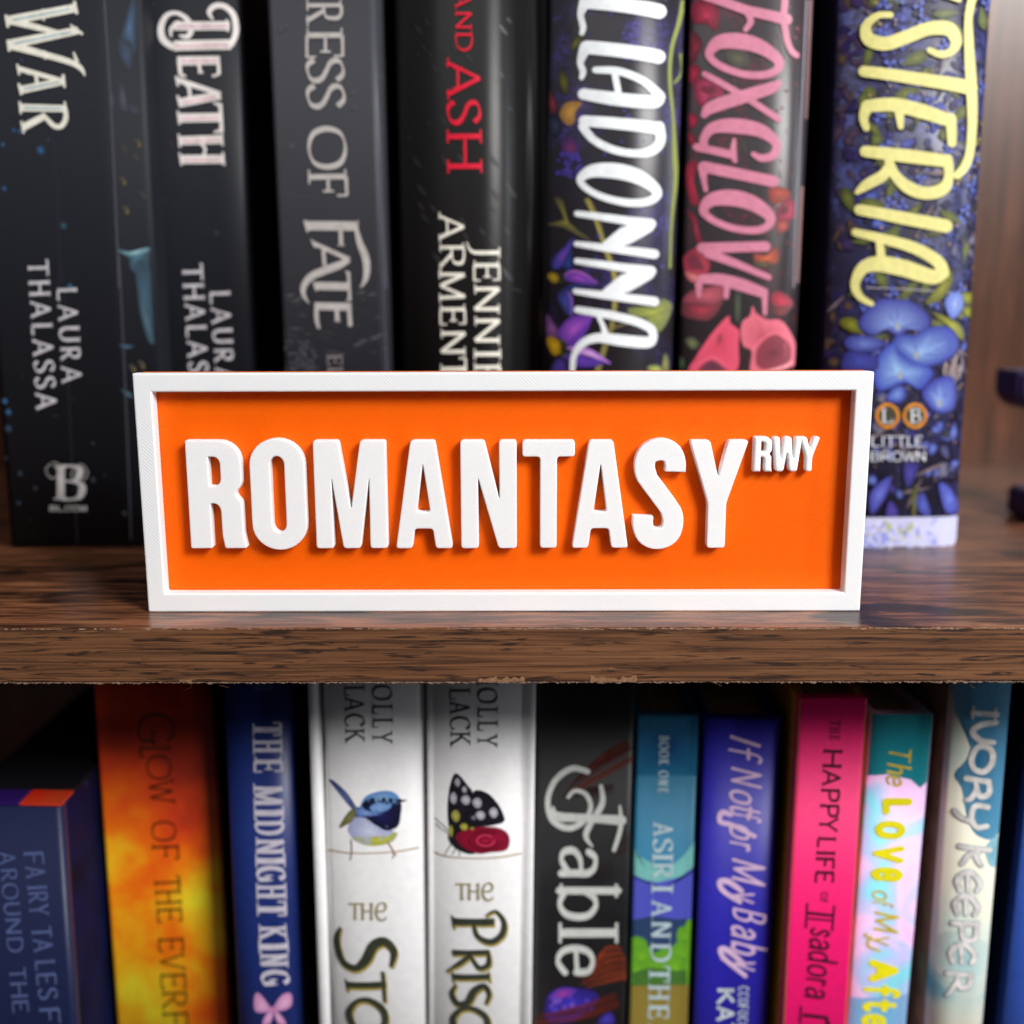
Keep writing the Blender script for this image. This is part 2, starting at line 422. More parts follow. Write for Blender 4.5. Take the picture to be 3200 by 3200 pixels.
i0 = (on_y(488, 1224, 0)[0]+on_y(530, 1848, 0)[0])/2-.0013; i1 = (on_y(2666, 1222, 0)[0]+on_y(2631, 1846, 0)[0])/2+.0006
j1 = on_y(1600, 1223, 0)[1]; j0 = on_y(1600, 1853, 0)[1]
bm = bmesh.new(); add_box(bm, SW0+.0001, SW1-.0001, RD, .0095, .0001, SH-.0001, .0003)
srel(from_bm('back_panel', bm, M_ORANGE, SIGN))
bm = bmesh.new()
def ringframe(bm, X, Z, y0, y1):
    vs_ = [[[bm.verts.new((x, y, z)) for (x, z) in ((a, c), (b_, c), (b_, d), (a, d))] for (a, b_, c, d) in ((X[0], X[3], Z[0], Z[3]), (X[1], X[2], Z[1], Z[2]))] for y in (y0, y1)]
    for k in range(4):
        j = (k+1) % 4; (fo, fi), (bo, bi) = vs_
        bm.faces.new((fo[k], fo[j], fi[j], fi[k])); bm.faces.new((bo[j], bo[k], bi[k], bi[j]))
        bm.faces.new((fo[j], fo[k], bo[k], bo[j])); bm.faces.new((fi[k], fi[j], bi[j], bi[k]))
    bmesh.ops.recalc_face_normals(bm, faces=bm.faces[:])
    bmesh.ops.bevel(bm, geom=[e for e in bm.edges if e.calc_face_angle(0) > .5], offset=.00045, segments=3, affect='EDGES', profile=.5)
ringframe(bm, (SW0, i0, i1, SW1), (0, j0, j1, SH), 0, RD-.00004)
srel(from_bm('frame', bm, M_WHITE, SIGN))

def rnd(pts, r, n=5):
    """round polygon corners"""
    out = []; N = len(pts)
    for i in range(N):
        p = Vector(pts[i]); a = Vector(pts[i-1])-p; b_ = Vector(pts[(i+1) % N])-p
        rr = min(r, a.length*.45, b_.length*.45)
        A, B_ = p+a.normalized()*rr, p+b_.normalized()*rr
        for k in range(n+1):
            t = k/n; out.append(tuple(A*(1-t)**2+p*2*t*(1-t)+B_*t*t))
    return out
def arc(cx, cy, rx, ry, a0, a1, n=12):
    return [(cx+rx*math.cos(math.radians(a0+(a1-a0)*k/n)), cy+ry*math.sin(math.radians(a0+(a1-a0)*k/n))) for k in range(n+1)]
def capsule(x0, x1, y0, y1, ry):
    m = (x0+x1)/2; r = (x1-x0)/2
    return arc(m, y1-ry, r, ry, 180, 0, 16)+arc(m, y0+ry, r, ry, 0, -180, 16)
def S_out():
    c = catmull([(40, 71), (39.9, 80), (35.5, 88.5), (25, 91.5), (14, 87.5), (10.2, 78), (13, 66), (24.5, 51), (36, 36), (39.3, 25), (36, 13.5), (25, 8.7), (14, 12), (9.8, 21), (9.7, 30)], n=8)
    P = outline(stroke_faces([(x, y, 20-(1.4 if 35 < y < 65 else 0)) for x, y in c]))
    return max(P, key=len)
LET = {
 'R': ([(0, 0), (0, 100), (27, 100)]+arc(30, 80, 21, 20, 80, 0, 8)+[(51, 68)]+arc(40, 64, 11, 12, -10, -55, 5)+[(44.5, 51)]+arc(38, 40, 12.5, 10, 45, 0, 5)+[(50.6, 14), (53, 0), (32.5, 0), (30.5, 12), (30.3, 32)]+arc(24, 34, 6.3, 8, 0, 80, 5)+[(20.5, 42), (20.5, 0)],
       [[(20.5, 85), (24, 85)]+arc(25, 78, 6.5, 7, 70, 0, 5)+[(31.5, 66)]+arc(25, 65, 6.5, 7, 0, -75, 5)+[(20.5, 58)]], 53),
 'O': (capsule(0, 52, -1.5, 101.5, 24), [capsule(19.3, 32.7, 15, 85.5, 8)], 52),
 'M': ([(0, 0), (0, 100), (23.5, 100), (33.5, 36), (43.5, 100), (67, 100), (67, 0), (50.5, 0), (51, 66), (41.5, 0), (25.5, 0), (16, 66), (16.5, 0)], [], 67),
 'A': ([(0, 0), (15, 100), (37, 100), (52, 0), (36.5, 0), (34, 18.5), (17.5, 18.5), (15, 0)], [[(19.6, 34), (32, 34), (25.8, 79)]], 52),
 'N': ([(0, 0), (0, 100), (21, 100), (34, 45), (33.6, 100), (49, 100), (49, 0), (33, 0), (15.2, 66), (15.4, 0)], [], 49),
 'T': ([(16.6, 0), (16.6, 85), (0, 85), (0, 100), (49, 100), (49, 85), (32.4, 85), (32.4, 0)], [], 49),
 'S': (S_out(), [], 50),
 'Y': ([(18.8, 0), (18.8, 42), (0, 100), (19, 100), (27.5, 66), (36, 100), (55, 100), (36, 42), (36, 0)], [], 55),
 'W': ([(0, 100), (10, 0), (29, 0), (36, 55), (43, 0), (62, 0), (72, 100), (54, 100), (51, 38), (45.5, 100), (26.5, 100), (21, 38), (18, 100)], [], 72),
}
def solid_letter(ch, a, b_, zb, zt, y_front, T_, rad, bev):
    """a,b_: tile px of the left and right edge"""
    name = 'letter'
    (pa, pb, pz, pt) = (T_(a), T_(b_), T_((a[0], zb)), T_((a[0], zt)))
    xa = on_y(pa[0], pa[1], y_front)[0]; xb = on_y(pb[0], pb[1], y_front)[0]
    z0 = on_y(pz[0], pz[1], y_front)[1]; z1 = on_y(pt[0], pt[1], y_front)[1]
    out, holes, w = LET[ch]
    cu = bpy.data.curves.new(name, 'CURVE'); cu.dimensions = '2D'; cu.fill_mode = 'BOTH'
    dep = RD-y_front
    cu.extrude = dep/2-bev; cu.bevel_depth = bev; cu.bevel_resolution = 3; cu.offset = -bev
    for P in [out]+holes:
        soft = len(P) > 14
        Q = rnd(P, 1.2 if soft and P is out and ch in 'RS' else (0.01 if soft else rad), 1 if soft else 5)
        sp = cu.splines.new('POLY'); sp.points.add(len(Q)-1); sp.use_cyclic_u = True
        for q, (x, y) in zip(sp.points, Q): q.co = (xa+(xb-xa)*x/w, z0+(z1-z0)*y/100, 0, 1)
    o = bpy.data.objects.new('tmp', cu); scene.collection.objects.link(o)
    dg = bpy.context.evaluated_depsgraph_get(); dg.update()
    me = bpy.data.meshes.new_from_object(o.evaluated_get(dg)); bpy.data.objects.remove(o)
    for v in me.vertices:
        x, y, z = v.co; v.co = (x, y_front+dep/2-z, y)
    me.name = name
    for p in me.polygons: p.use_smooth = False
    me.flip_normals(); me.materials.clear()
    return srel(link(name, me, M_WHITE2, SIGN))
YF = .0008
for ch, a, b_, T_ in (('R', (366, 690), (652, 950), SL), ('O', (670, 690), (935, 690), SL), ('M', (988, 950), (1333, 950), SL),
                      ('A', (1372, 945), (1646, 945), SL), ('N', (1687, 945), (1687+268, 945), SL), ('T', (127, 465), (381, 465), SR),
                      ('A', (366, 945), (637, 945), SR), ('S', (662, 850), (916, 560), SR), ('Y', (936, 430), (1222, 430), SR)):
    solid_letter(ch, a, b_, 949 if T_ is SL else 947, 427, YF, T_, 3.2, .00028)
for ch, a, b_ in (('R', (1243, 560), (1334, 560)), ('W', (1338, 412), (1482, 412)), ('Y', (1468, 412), (1569, 412))):
    solid_letter(ch, a, b_, 579, 410, YF+.0004+(.00005 if ch == 'Y' else 0), SR, 8, .0005)

# ------------------------------------------------------------------ books
class Book:
    def __init__(s, kind, label, Y, zb, Le, Re, mat, top=None, h=None, depth=.15, prof=('flat', .0012), yaw=0.0, covers=None, group=None, pages=None, lip=.003, T=NT, thick=.0022):
        Le = [T(p) for p in Le]; Re = [T(p) for p in Re]
        l0, l1, r0, r1 = [on_y(p[0], p[1], Y) for p in (*Le, *Re)]
        sl = (l1[0]-l0[0])/(l1[1]-l0[1]); sr = (r1[0]-r0[0])/(r1[1]-r0[1]); a = (sl+sr)/2
        zm = (l0[1]+l1[1])/2
        lx = l0[0]+sl*(zm-l0[1]); rx = r0[0]+sr*(zm-r0[1])
        th = math.atan(a); s.w = w = (rx-lx)*math.cos(th)/math.cos(yaw)
        cx = (lx+rx)/2+a*(zb-zm)
        zo = zb+max(0, w*math.sin(th))
        s.root = thing(kind, label, 'book', (cx-w/2*math.cos(th)*math.cos(yaw), Y-w/2*math.sin(yaw), zo), (0, th, yaw), group)
        s.M = Matrix.Translation(s.root.location) @ Euler((0, th, yaw), 'XYZ').to_matrix().to_4x4()
        s.Mi = s.M.inverted(); s.co = s.Mi @ CAM
        s.prof = prof; s.d = depth
        if top is not None:
            tp = T(top); h = (s.Mi @ Vector((0, 0, 0)), s.loc(*tp)[1])[1]
        s.h = h; s.ln = 0
        print('BOOK', label[:40], 'w %.1f mm lean %.2f deg (l %.3f r %.3f) h %.3f' % (w*1000, math.degrees(th), sl, sr, h))
        s.build(mat, covers or mat, pages or PAGES, lip, thick)
    def S(s, u):
        k = s.prof[0]; t = min(max(u/s.w, 0), 1)
        if k == 'flat':
            r = s.prof[1]; e = min(u, s.w-u)
            return 0 if e >= r else r-math.sqrt(max(r*r-(r-max(e, 0))**2, 0))
        if k == 'round':
            return -s.prof[1]*(1-abs(2*t-1)**2.4)
        if k == 'fn': return s.prof[1](t)
    def loc(s, px, py):
        d = s.Mi.to_3x3() @ ray(px, py); y = 0
        for _ in range(4):
            t = (y-s.co.y)/d.y; u = s.co.x+d.x*t; y = s.S(u)
        return u, s.co.z+d.z*t
    def build(s, mat, cov, pages, lip, thick):
        N = 28; bm = bmesh.new(); us = sorted({0, s.w, *[s.w*k/N for k in range(N+1)]}|({s.prof[1]*k/4 for k in range(5)}|{s.w-s.prof[1]*k/4 for k in range(5)} if s.prof[0] == 'flat' else set()))
        back = .004
        zs = [0, s.h]
        F = [[bm.verts.new((u, s.S(u), z)) for z in zs] for u in us]; Bk = [[bm.verts.new((u, max(back, s.S(u)+.0015), z)) for z in zs] for u in us]
        for i in range(len(us)-1):
            f = bm.faces.new((F[i][0], F[i+1][0], F[i+1][1], F[i][1])); f.smooth = True
            bm.faces.new((Bk[i+1][0], Bk[i][0], Bk[i][1], Bk[i+1][1]))
            bm.faces.new((F[i][1], F[i+1][1], Bk[i+1][1], Bk[i][1])); bm.faces.new((F[i+1][0], F[i][0], Bk[i][0], Bk[i+1][0]))
        bm.faces.new((F[0][0], F[0][1], Bk[0][1], Bk[0][0])); bm.faces.new((F[-1][1], F[-1][0], Bk[-1][0], Bk[-1][1]))
        s.spine = from_bm('spine', bm, mat, s.root)
        cov = cov if isinstance(cov, tuple) else (cov, cov)
        for x0, m, e in ((0, cov[0], 0), (s.w-thick, cov[1], s.w)):
            bm = bmesh.new(); add_box(bm, x0, x0+thick, max(back, s.S(e)+.0015)+.0001, s.d, 0, s.h)
            from_bm('cover', bm, m, s.root)
        bm = bmesh.new(); add_box(bm, thick+.0001, s.w-thick-.0001, max([back]+[s.S(u)+.0015 for u in us])+.0002, s.d-lip-.001, lip, s.h-lip)
        from_bm('page_block', bm, pages, s.root)
    def put(s, bm, name, m, off, parent=None, col=None):
        """bm holds flat (u,0,v) faces; press it onto the spine"""
        NB_ = 96 if s.ln > 150 else 32
        for k in range(1, NB_):
            u = s.w*k/NB_
            if s.prof[0] != 'flat' or k in (1, NB_-1):
                if s.prof[0] == 'flat':
                    for q in (.00025, .0005, .0009):
                        bmesh.ops.bisect_plane(bm, geom=bm.verts[:]+bm.edges[:]+bm.faces[:], dist=1e-7, plane_co=(q if k == 1 else s.w-q, 0, 0), plane_no=(1, 0, 0))
                    u = s.prof[1] if k == 1 else s.w-s.prof[1]
                bmesh.ops.bisect_plane(bm, geom=bm.verts[:]+bm.edges[:]+bm.faces[:], dist=1e-7, plane_co=(u, 0, 0), plane_no=(1, 0, 0))
        for v in bm.verts:
            u = min(max(v.co.x, 1e-4), s.w-1e-4); e = 1e-4
            n = Vector((s.S(u+e)-s.S(u-e), -2*e, 0)).normalized()
            v.co = Vector((u, s.S(u), v.co.z)) + n*(off+(v.co.y))
        bmesh.ops.recalc_face_normals(bm, faces=bm.faces[:])
        return from_bm(name, bm, m, parent or s.root)
    def decal(s, name, groups, m, off=.0002, parent=None):
        """groups: list of lists of px polygons, each group is one inked shape"""
        bm = bmesh.new()
        for gi, polys in enumerate(groups):
            v, f = union(polys)
            bv = []
            for q in v:
                u, w = s.loc(q.x, q.y); bv.append(bm.verts.new((u, gi*.000002, w)))
            for t in f:
                try: bm.faces.new([bv[i] for i in t])
                except ValueError: pass
        bmesh.ops.delete(bm, geom=[v for v in bm.verts if not v.link_faces], context='VERTS')
        return s.put(bm, name, m, off+s.ln*.0000005, parent)
    # printed art: shaded patches, all in one mesh per book
    def art_begin(s): s.abm = bmesh.new(); s.acol = s.abm.verts.layers.float_color.new('Col'); s.ln = 0
    def patch(s, pts, ci, co, T=NT, smooth=True, center=None, rings=3, ce=None):
        P = [T(p)[:2] for p in pts]
        if smooth: P = catmull(P, True, 5)
        P = [s.loc(*p) for p in P]
        P = [(min(max(u, 2e-4), s.w-2e-4), v) for u, v in P]
        if center: c = s.loc(*T(center)[:2])
        else: c = (sum(p[0] for p in P)/len(P), sum(p[1] for p in P)/len(P))
        s.ln += 1; y = s.ln*.0000005; bm = s.abm
        ci, co = lin(ci), lin(co)
        mk = lambda u, v, f: s._v((u, y, v), tuple(a+(b_-a)*f**.62 for a, b_ in zip(ci, co)))
        cv = mk(c[0], c[1], 0); prev = None
        for r in range(1, rings+1):
            f = r/rings; ring = [mk(c[0]+(p[0]-c[0])*f, c[1]+(p[1]-c[1])*f, f) for p in P]
            n = len(ring)
            for i in range(n):
                j = (i+1) % n
                try:
                    if prev is None: bm.faces.new((cv, ring[i], ring[j]))
                    else: bm.faces.new((prev[i], ring[i], ring[j], prev[j]))
                except ValueError: pass
            prev = ring
    def _v(s, co, c):
        v = s.abm.verts.new(co); v[s.acol] = (*c, 1); return v
    def line(s, pts, c, T=NT, closed=False):
        P = [T(p) for p in pts]; P = catmull(P, closed, 5)
        c2 = c; s.ln += 1
        for q in stroke_faces(P, closed, 0): s.flat(q, c2)
    def flat(s, q, c, up_=True):
        s.ln += .004; y = s.ln*.0000005
        try: s.abm.faces.new([s._v((min(max(u, 2e-4), s.w-2e-4), y, v), lin(c)) for u, v in [s.loc(*p[:2]) for p in q]])
        except ValueError: pass
    def art_end(s, name='cover_art', m=None): 
        if s.abm.faces: return s.put(s.abm, name, m or ART, .00006)
def petal(x, y, ang, ln, wd):
    """teardrop outline, native px"""
    c, s_ = math.cos(ang), math.sin(ang)
    return [(x+c*a*ln-s_*b_*wd, y+s_*a*ln+c*b_*wd) for a, b_ in ((0, 0), (.3, .32), (.65, .5), (.95, .25), (1.02, 0), (.95, -.25), (.65, -.5), (.3, -.32))]
def letters(T, items, b0, b1, sty, horiz=False):
    st = STY[sty] if isinstance(sty, str) else sty; groups = []
    for ch, p0, p1 in items:
        if ch == ' ': continue
        if horiz:
            n0, n1 = T((p0, b0[2])), T((p1, b0[2])); cap = abs(T((0, b0[0]))[1]-T((0, b0[1]))[1]); yb = T((0, b0[0]))[1]
            groups.append([[(n0[0]+a, yb-b_) for a, b_ in q] for q in glyph_faces(ch, n1[0]-n0[0], cap, st)])
        else:
            f = lambda y: ((y-b0[2])/(b1[2]-b0[2]) if b1[2] != b0[2] else 0)
            m = (p0+p1)/2; xb = b0[0]+(b1[0]-b0[0])*f(m); xc = b0[1]+(b1[1]-b0[1])*f(m)
            nb, nc = T((xb, p0)), T((xc, p1)); cap = nc[0]-nb[0]; W = nc[1]-nb[1]
            k = (b1[0]-b0[0])/(b1[2]-b0[2]) if b1[2] != b0[2] else 0
            groups.append([[(nb[0]+b_+k*(a-W/2), nb[1]+a-k*b_*0.6) for a, b_ in q] for q in glyph_faces(ch, W, cap, st)])
    return groups
def run(text, y0, y1, sp=.12):
    tot = sum(GL[c][0]+sp for c in text)-sp; k = (y1-y0)/tot; out = []; y = y0
    for c in text: out.append((c, y, y+GL[c][0]*k)); y += (GL[c][0]+sp)*k
    return out
def ink(T, strokes, caps=1, k_=1.0):
    """hand traced strokes of ONE letter: ('l'|'c'|'o', [(x,y,w)...]) in tile px"""
    out = []
    for k, pts in strokes:
        P = [T(p) for p in pts]; P = [(p[0], p[1], p[2]*k_) for p in P]
        if k != 'l': P = catmull(P, k == 'o', 7)
        out += stroke_faces(P, k == 'o', caps)
    return out
# ------------------------------------------------------------------ upper row
GU = 'books standing on the upper shelf'; GD = 'books standing on the lower shelf'
YB = on_z(2950, 1700, 0)[1]
print('YB', YB, 'FRONT', FRONT, 'THK', THK)
random.seed(11)
def ph(b_, f): return lambda t: -b_*(1-abs(2*t-1)**f)
CREAM = plain('cream_foil_ink', (232, 228, 214), .4, .4, .05); WHITEI = plain('white_ink', (236, 240, 242), .32, .5, .04)
GREYI = plain('silver_ink', (196, 192, 196), .35, .5, .1); GREYB = plain('pewter_ink', (176, 172, 172), .36, .5, .1)
def slate(name, c, scr, pos=(.62, .8), scale=(30, 30, 30)):
    b = NB(name); n = b.noise(b.co(scale), 1.5, 8, .7, 1.5); n2 = b.noise(b.co(), 700, 3)
    col = b.mix(b.ramp(n, [(pos[0], 0.0), (pos[1], .55)]), c, scr)
    b.bump(n2, .06, .0002); return b.fin(col, .5, .36)
SL1 = slate('charcoal_cover', (27, 29, 36), (58, 66, 78), (.66, .85)); SL2 = slate('black_matte_cover', (28, 30, 37), (46, 48, 56), (.66, .85))
SL3 = slate('grey_scratched_cover', (50, 51, 57), (84, 82, 90), (.6, .85), (18, 18, 60)); SL4 = slate('black_gloss_jacket', (28, 27, 28), (52, 50, 56), (.62, .85), (40, 40, 16))
SL1.node_tree.nodes['Principled BSDF'].inputs['Roughness'].default_value = .62; SL1.node_tree.nodes['Principled BSDF'].inputs['Specular IOR Level'].default_value = .3
SL4.node_tree.nodes['Principled BSDF'].inputs['Roughness'].default_value = .38
# --- first book
wf = lambda t: 0 if t < .775 else (t-.775)*.012
B = Book('paperback_book', 'charcoal book with tall cream title and author name, leftmost of the upper row', YB-.004, 0, [(6, 1300), (35, 1700)], [(437, 200), (491, 1154)], SL1, h=.235, prof=('fn', wf), group=GU)
B.art_begin()
for px, py, r, c in [(60, 410, 9, (50, 110, 170)), (125, 470, 17, (52, 110, 165)), (42, 408, 8, (50, 110, 170)), (197, 706, 13, (50, 100, 120)), (8, 452, 8, (60, 120, 180)), (12, 590, 10, (60, 110, 160)), (218, 898, 13, (55, 130, 180)), (14, 1254, 11, (45, 130, 190)), (25, 1288, 12, (45, 120, 180)), (25, 1340, 13, (38, 80, 115)), (150, 436, 6, (70, 80, 100)), (18, 1432, 6, (50, 60, 90)), (62, 1480, 8, (55, 75, 95)), (58, 1572, 7, (50, 80, 95)), (110, 1526, 7, (60, 70, 85)), (290, 1500, 9, (60, 62, 68)), (388, 1604, 9, (62, 64, 70)), (290, 1386, 6, (56, 58, 64)), (65, 190, 8, (45, 80, 130))]:
    B.patch([(px-r*.7, py-r*.4), (px+r*.3, py-r), (px+r, py+r*.3), (px, py+r*.9)], c, (44, 50, 60))
B.patch([(880, 0), (910, 0), (915, 300), (890, 380), (820, 290), (815, 230), (845, 120)], (74, 104, 134), (42, 50, 64), T=A0)
B.patch([(800, 260), (890, 300), (885, 440), (860, 470), (800, 370)], (60, 80, 104), (46, 50, 60), T=A0)
for q, c in [([(800, 560), (840, 600), (860, 760), (800, 720)], (78, 80, 94)), ([(860, 690), (930, 720), (935, 770), (870, 760)], (60, 64, 80)), ([(740, 620), (770, 640), (760, 740), (735, 700)], (70, 66, 78))]:
    B.patch(q, c, (46, 48, 56), T=A0)
B.patch([(790, 1665), (900, 1690), (1000, 1655), (1005, 1700), (1000, 1800), (960, 1850), (880, 1810), (860, 1730), (810, 1700)], (70, 110, 124), (46, 62, 74), T=A0)
B.patch([(790, 1680), (860, 1690), (985, 1660), (1000, 1685), (920, 1715), (850, 1712)], (150, 190, 196), (80, 112, 124), T=A0)
B.patch([(910, 40), (1000, 60), (1020, 300), (1030, 570), (990, 560), (940, 380), (920, 200)], (62, 92, 108), (46, 64, 78), T=B0)
B.patch([(935, 260), (960, 280), (1000, 420), (1035, 570), (1015, 580), (960, 450)], (84, 110, 124), (50, 70, 84), T=B0)
B.patch([(805, 590), (900, 605), (830, 625)], (70, 104, 132), (48, 62, 78), T=B0); B.patch([(810, 890), (880, 920), (885, 955), (840, 930)], (80, 112, 128), (46, 60, 70), T=B0)
for x, y, T_ in [(925, 960, A0), (910, 1055, A0), (825, 1215, A0), (845, 1410, A0), (960, 1310, A0), (950, 730, B0), (890, 755, B0), (830, 995, A0)]:
    B.patch([(x-24, y-20), (x+4, y-24), (x+24, y+14), (x+6, y+30)], (60, 56, 48) if x in (960, 830, 910) else (176, 152, 50), (56, 54, 48), T=T_)
    B.patch([(x-18, y-16), (x+2, y-16), (x+10, y+8), (x-4, y+12)], (48, 50, 56), (48, 50, 54), T=T_)
B.line([(350, 850, 5), (385, 1300, 6), (400, 1932, 5)], (46, 50, 58), T=A0); B.line([(415, 0, 5), (470, 1100, 5), (520, 1932, 5)], (44, 48, 55), T=B0)
for k in range(26):
    x = 60+random.random()*640; y = random.random()*1900; w_ = 8+random.random()*26; B.patch([(x, y), (x+w_, y+6), (x+w_*1.4, y+16), (x+w_*.4, y+12)], (52, 54, 60), (38, 41, 48), T=random.choice([A0, B0]))
B.line([(700, 0, 13), (745, 720, 12), (800, 1932, 12)], (72, 70, 80), T=A0); B.line([(800, 0, 12), (850, 1100, 11), (880, 1900, 9)], (60, 60, 68), T=B0)
B.art_end()
CI = CREAM
B.decal('title_lettering', [
 ink(A0, [('l', [(505, 55, 56), (60, 140, 62)]), ('l', [(60, 135, 52), (395, 222, 30)]), ('l', [(525, 205, 50), (60, 300, 62)]), ('l', [(62, 300, 56), (330, 375, 40)]), ('c', [(330, 375, 42), (480, 420, 38), (545, 460, 30), (572, 510, 8)]),
          ('l', [(500, 8, 20), (518, 96, 20)]), ('l', [(475, 168, 12), (556, 232, 20)]), ('l', [(42, 100, 18), (56, 186, 18)]), ('l', [(54, 268, 18), (66, 346, 18)]), ('l', [(495, 350, 10), (520, 420, 26)]), ('l', [(288, 62, 14), (296, 140, 14)]), ('l', [(298, 340, 12), (306, 400, 12)])], 0),
 ink(A0, [('l', [(128, 462, 34), (425, 545, 30)]), ('l', [(425, 545, 48), (140, 605, 50)]), ('c', [(185, 490, 16), (240, 505, 22), (250, 580, 24)]), ('l', [(118, 430, 14), (132, 505, 14)]), ('l', [(128, 560, 16), (146, 638, 16)]), ('l', [(424, 500, 20), (436, 590, 14)])], 0),
 ink(A0, [('l', [(442, 730, 44), (142, 722, 48)]), ('c', [(436, 715, 26), (444, 790, 34), (415, 845, 34), (365, 845, 32), (300, 780, 26)]), ('l', [(310, 775, 44), (152, 858, 48)]), ('l', [(134, 680, 14), (142, 765, 14)]), ('l', [(436, 682, 14), (444, 770, 14)]), ('l', [(146, 812, 14), (162, 896, 14)])], 0)], CI)
inl = plain('pale_blue_inline', (150, 178, 186), .4, .4)
B.decal('title_inline', [ink(A0, [('l', [(470, 62, 10), (90, 136, 12)])], 0), ink(A0, [('l', [(480, 216, 10), (100, 294, 12)])], 0), ink(A0, [('l', [(400, 552, 10), (160, 600, 12)])], 0), ink(A0, [('l', [(420, 730, 10), (160, 724, 12)])], 0)], inl, .0003)
AU = GREYI
auth = letters(B0, [('T', 25, 135), ('H', 165, 272), ('A', 300, 420), ('L', 452, 530), ('A', 556, 675), ('S', 700, 785), ('S', 810, 892), ('A', 915, 1035)], (190, 328, 80), (240, 384, 975), 'flare')
auth += letters(B0, [('L', 215, 300), ('A', 325, 440), ('U', 470, 580), ('R', 612, 705), ('A', 738, 856)], (384, 518, 255), (412, 552, 797), 'flare')
B.decal('author_lettering', auth, AU)
B.decal('publisher_mark', letters(B0, [('B', 365, 580)], (1640, 1400, 1500), (0, 0, 0), dict(thick=.26, thin=.05, serif=.1, round=0, pen=0), True)
 + [ink(B0, [('o', [(370, 1385, 5), (310, 1430, 5), (350, 1490, 5), (430, 1440, 5)])], 0), ink(B0, [('o', [(545, 1395, 5), (590, 1460, 5), (530, 1525, 5), (480, 1460, 5)])], 0)]
 + letters(B0, [(c, 335+i*51, 380+i*51) for i, c in enumerate('BLOOM')], (1712, 1672, 1690), (0, 0, 0), 'sansb', True), GREYB)
# --- second book
B = Book('paperback_book', 'black book with blush pink inlaid ornate title, standing beside the leftmost book', YB+.012, 0, [(431, 100), (481, 1154)], [(744, 0), (788, 1150)], SL2, h=.235, prof=('fn', lambda t: -.0015*(1-abs(2*t-1)**5)), group=GU)
B.art_begin()
for x, y, c in [(1040, 475, (104, 62, 36)), (1155, 965, (84, 54, 40)), (1060, 1035, (110, 64, 34)), (1085, 1335, (92, 58, 40)), (1080, 1495, (66, 50, 44)), (1450, 1560, (70, 60, 40)), (1005, 1420, (70, 60, 40)), (1025, 25, (80, 70, 36)), (1300, 1100, (52, 50, 52)), (1150, 590, (52, 50, 56))]:
    B.patch([(x-24, y-20), (x+4, y-14), (x+26, y+10), (x, y+22)], c, (40, 42, 48), T=A0)
B.art_end()
PINKW = plain('ivory_ink', (233, 226, 222), .4, .4, .05)
B.decal('title_lettering', [
 ink(A0, [('l', [(1540, 175, 58), (1165, 175, 58)]), ('l', [(1550, 300, 66), (1165, 308, 66)]), ('c', [(1165, 320, 40), (1095, 265, 46), (1082, 180, 42), (1120, 105, 34), (1185, 88, 26), (1250, 125, 34), (1285, 190, 36), (1262, 245, 34), (1205, 240, 14)]),
          ('c', [(1545, 312, 36), (1582, 220, 40), (1570, 110, 38), (1510, 45, 36), (1440, 42, 38), (1404, 85, 30), (1432, 135, 10)]), ('l', [(1520, 130, 12), (1530, 215, 12)]), ('c', [(1200, 140, 10), (1150, 190, 24), (1150, 250, 12)])], 0),
 ink(A0, [('l', [(1475, 405, 56), (1190, 410, 58)]), ('l', [(1466, 420, 22), (1470, 500, 22)]), ('l', [(1470, 500, 12), (1425, 512, 18)]), ('l', [(1335, 430, 20), (1345, 488, 20)]), ('c', [(1205, 430, 24), (1215, 500, 24), (1250, 512, 12)]), ('l', [(1330, 490, 8), (1365, 486, 12)])], 0),
 ink(A0, [('l', [(1188, 535, 34), (1480, 632, 30)]), ('l', [(1480, 640, 54), (1200, 692, 58)]), ('c', [(1235, 560, 14), (1268, 590, 22), (1276, 660, 22)]), ('l', [(1182, 510, 14), (1196, 580, 14)]), ('l', [(1192, 640, 14), (1210, 718, 14)])], 0),
 ink(A0, [('l', [(1490, 788, 58), (1200, 792, 58)]), ('l', [(1478, 695, 24), (1488, 885, 24)]), ('l', [(1430, 690, 10), (1480, 706, 22)]), ('l', [(1434, 890, 10), (1484, 874, 24)]), ('l', [(1194, 744, 14), (1206, 836, 14)])], 0),
 ink(A0, [('l', [(1492, 935, 56), (1206, 945, 56)]), ('l', [(1500, 1068, 56), (1214, 1070, 56)]), ('c', [(1345, 960, 20), (1378, 1000, 18), (1360, 1060, 20)]), ('l', [(1200, 898, 12), (1208, 990, 12)]), ('l', [(1206, 1024, 12), (1220, 1112, 12)]), ('l', [(1488, 890, 12), (1494, 980, 12)]), ('l', [(1496, 1020, 12), (1504, 1112, 12)])], 0)], PINKW)
B.decal('title_inline', [ink(A0, [('l', [(x0, y0, 20), (x1, y1, 20)])], 0) for x0, y0, x1, y1 in [(1520, 178, 1190, 178), (1530, 305, 1180, 312), (1450, 408, 1220, 412), (1450, 650, 1225, 690), (1470, 792, 1220, 795), (1480, 940, 1225, 948), (1480, 1072, 1230, 1074)]], plain('blush_inline', (222, 190, 196), .4, .4), .0003)
auth = letters(B0, [('T', 50, 165), ('H', 185, 298), ('A', 318, 438), ('L', 465, 545), ('A', 565, 685), ('S', 708, 785), ('S', 806, 890), ('A', 912, 1030)], (1225, 1362, 105), (1262, 1402, 745), 'flare')
auth += letters(B0, [('L', 238, 322), ('A', 345, 460), ('U', 486, 592), ('R', 624, 718), ('A', 745, 862)], (1408, 1545, 280), (1440, 1572, 745), 'flare')
B.decal('author_lettering', auth, AU)
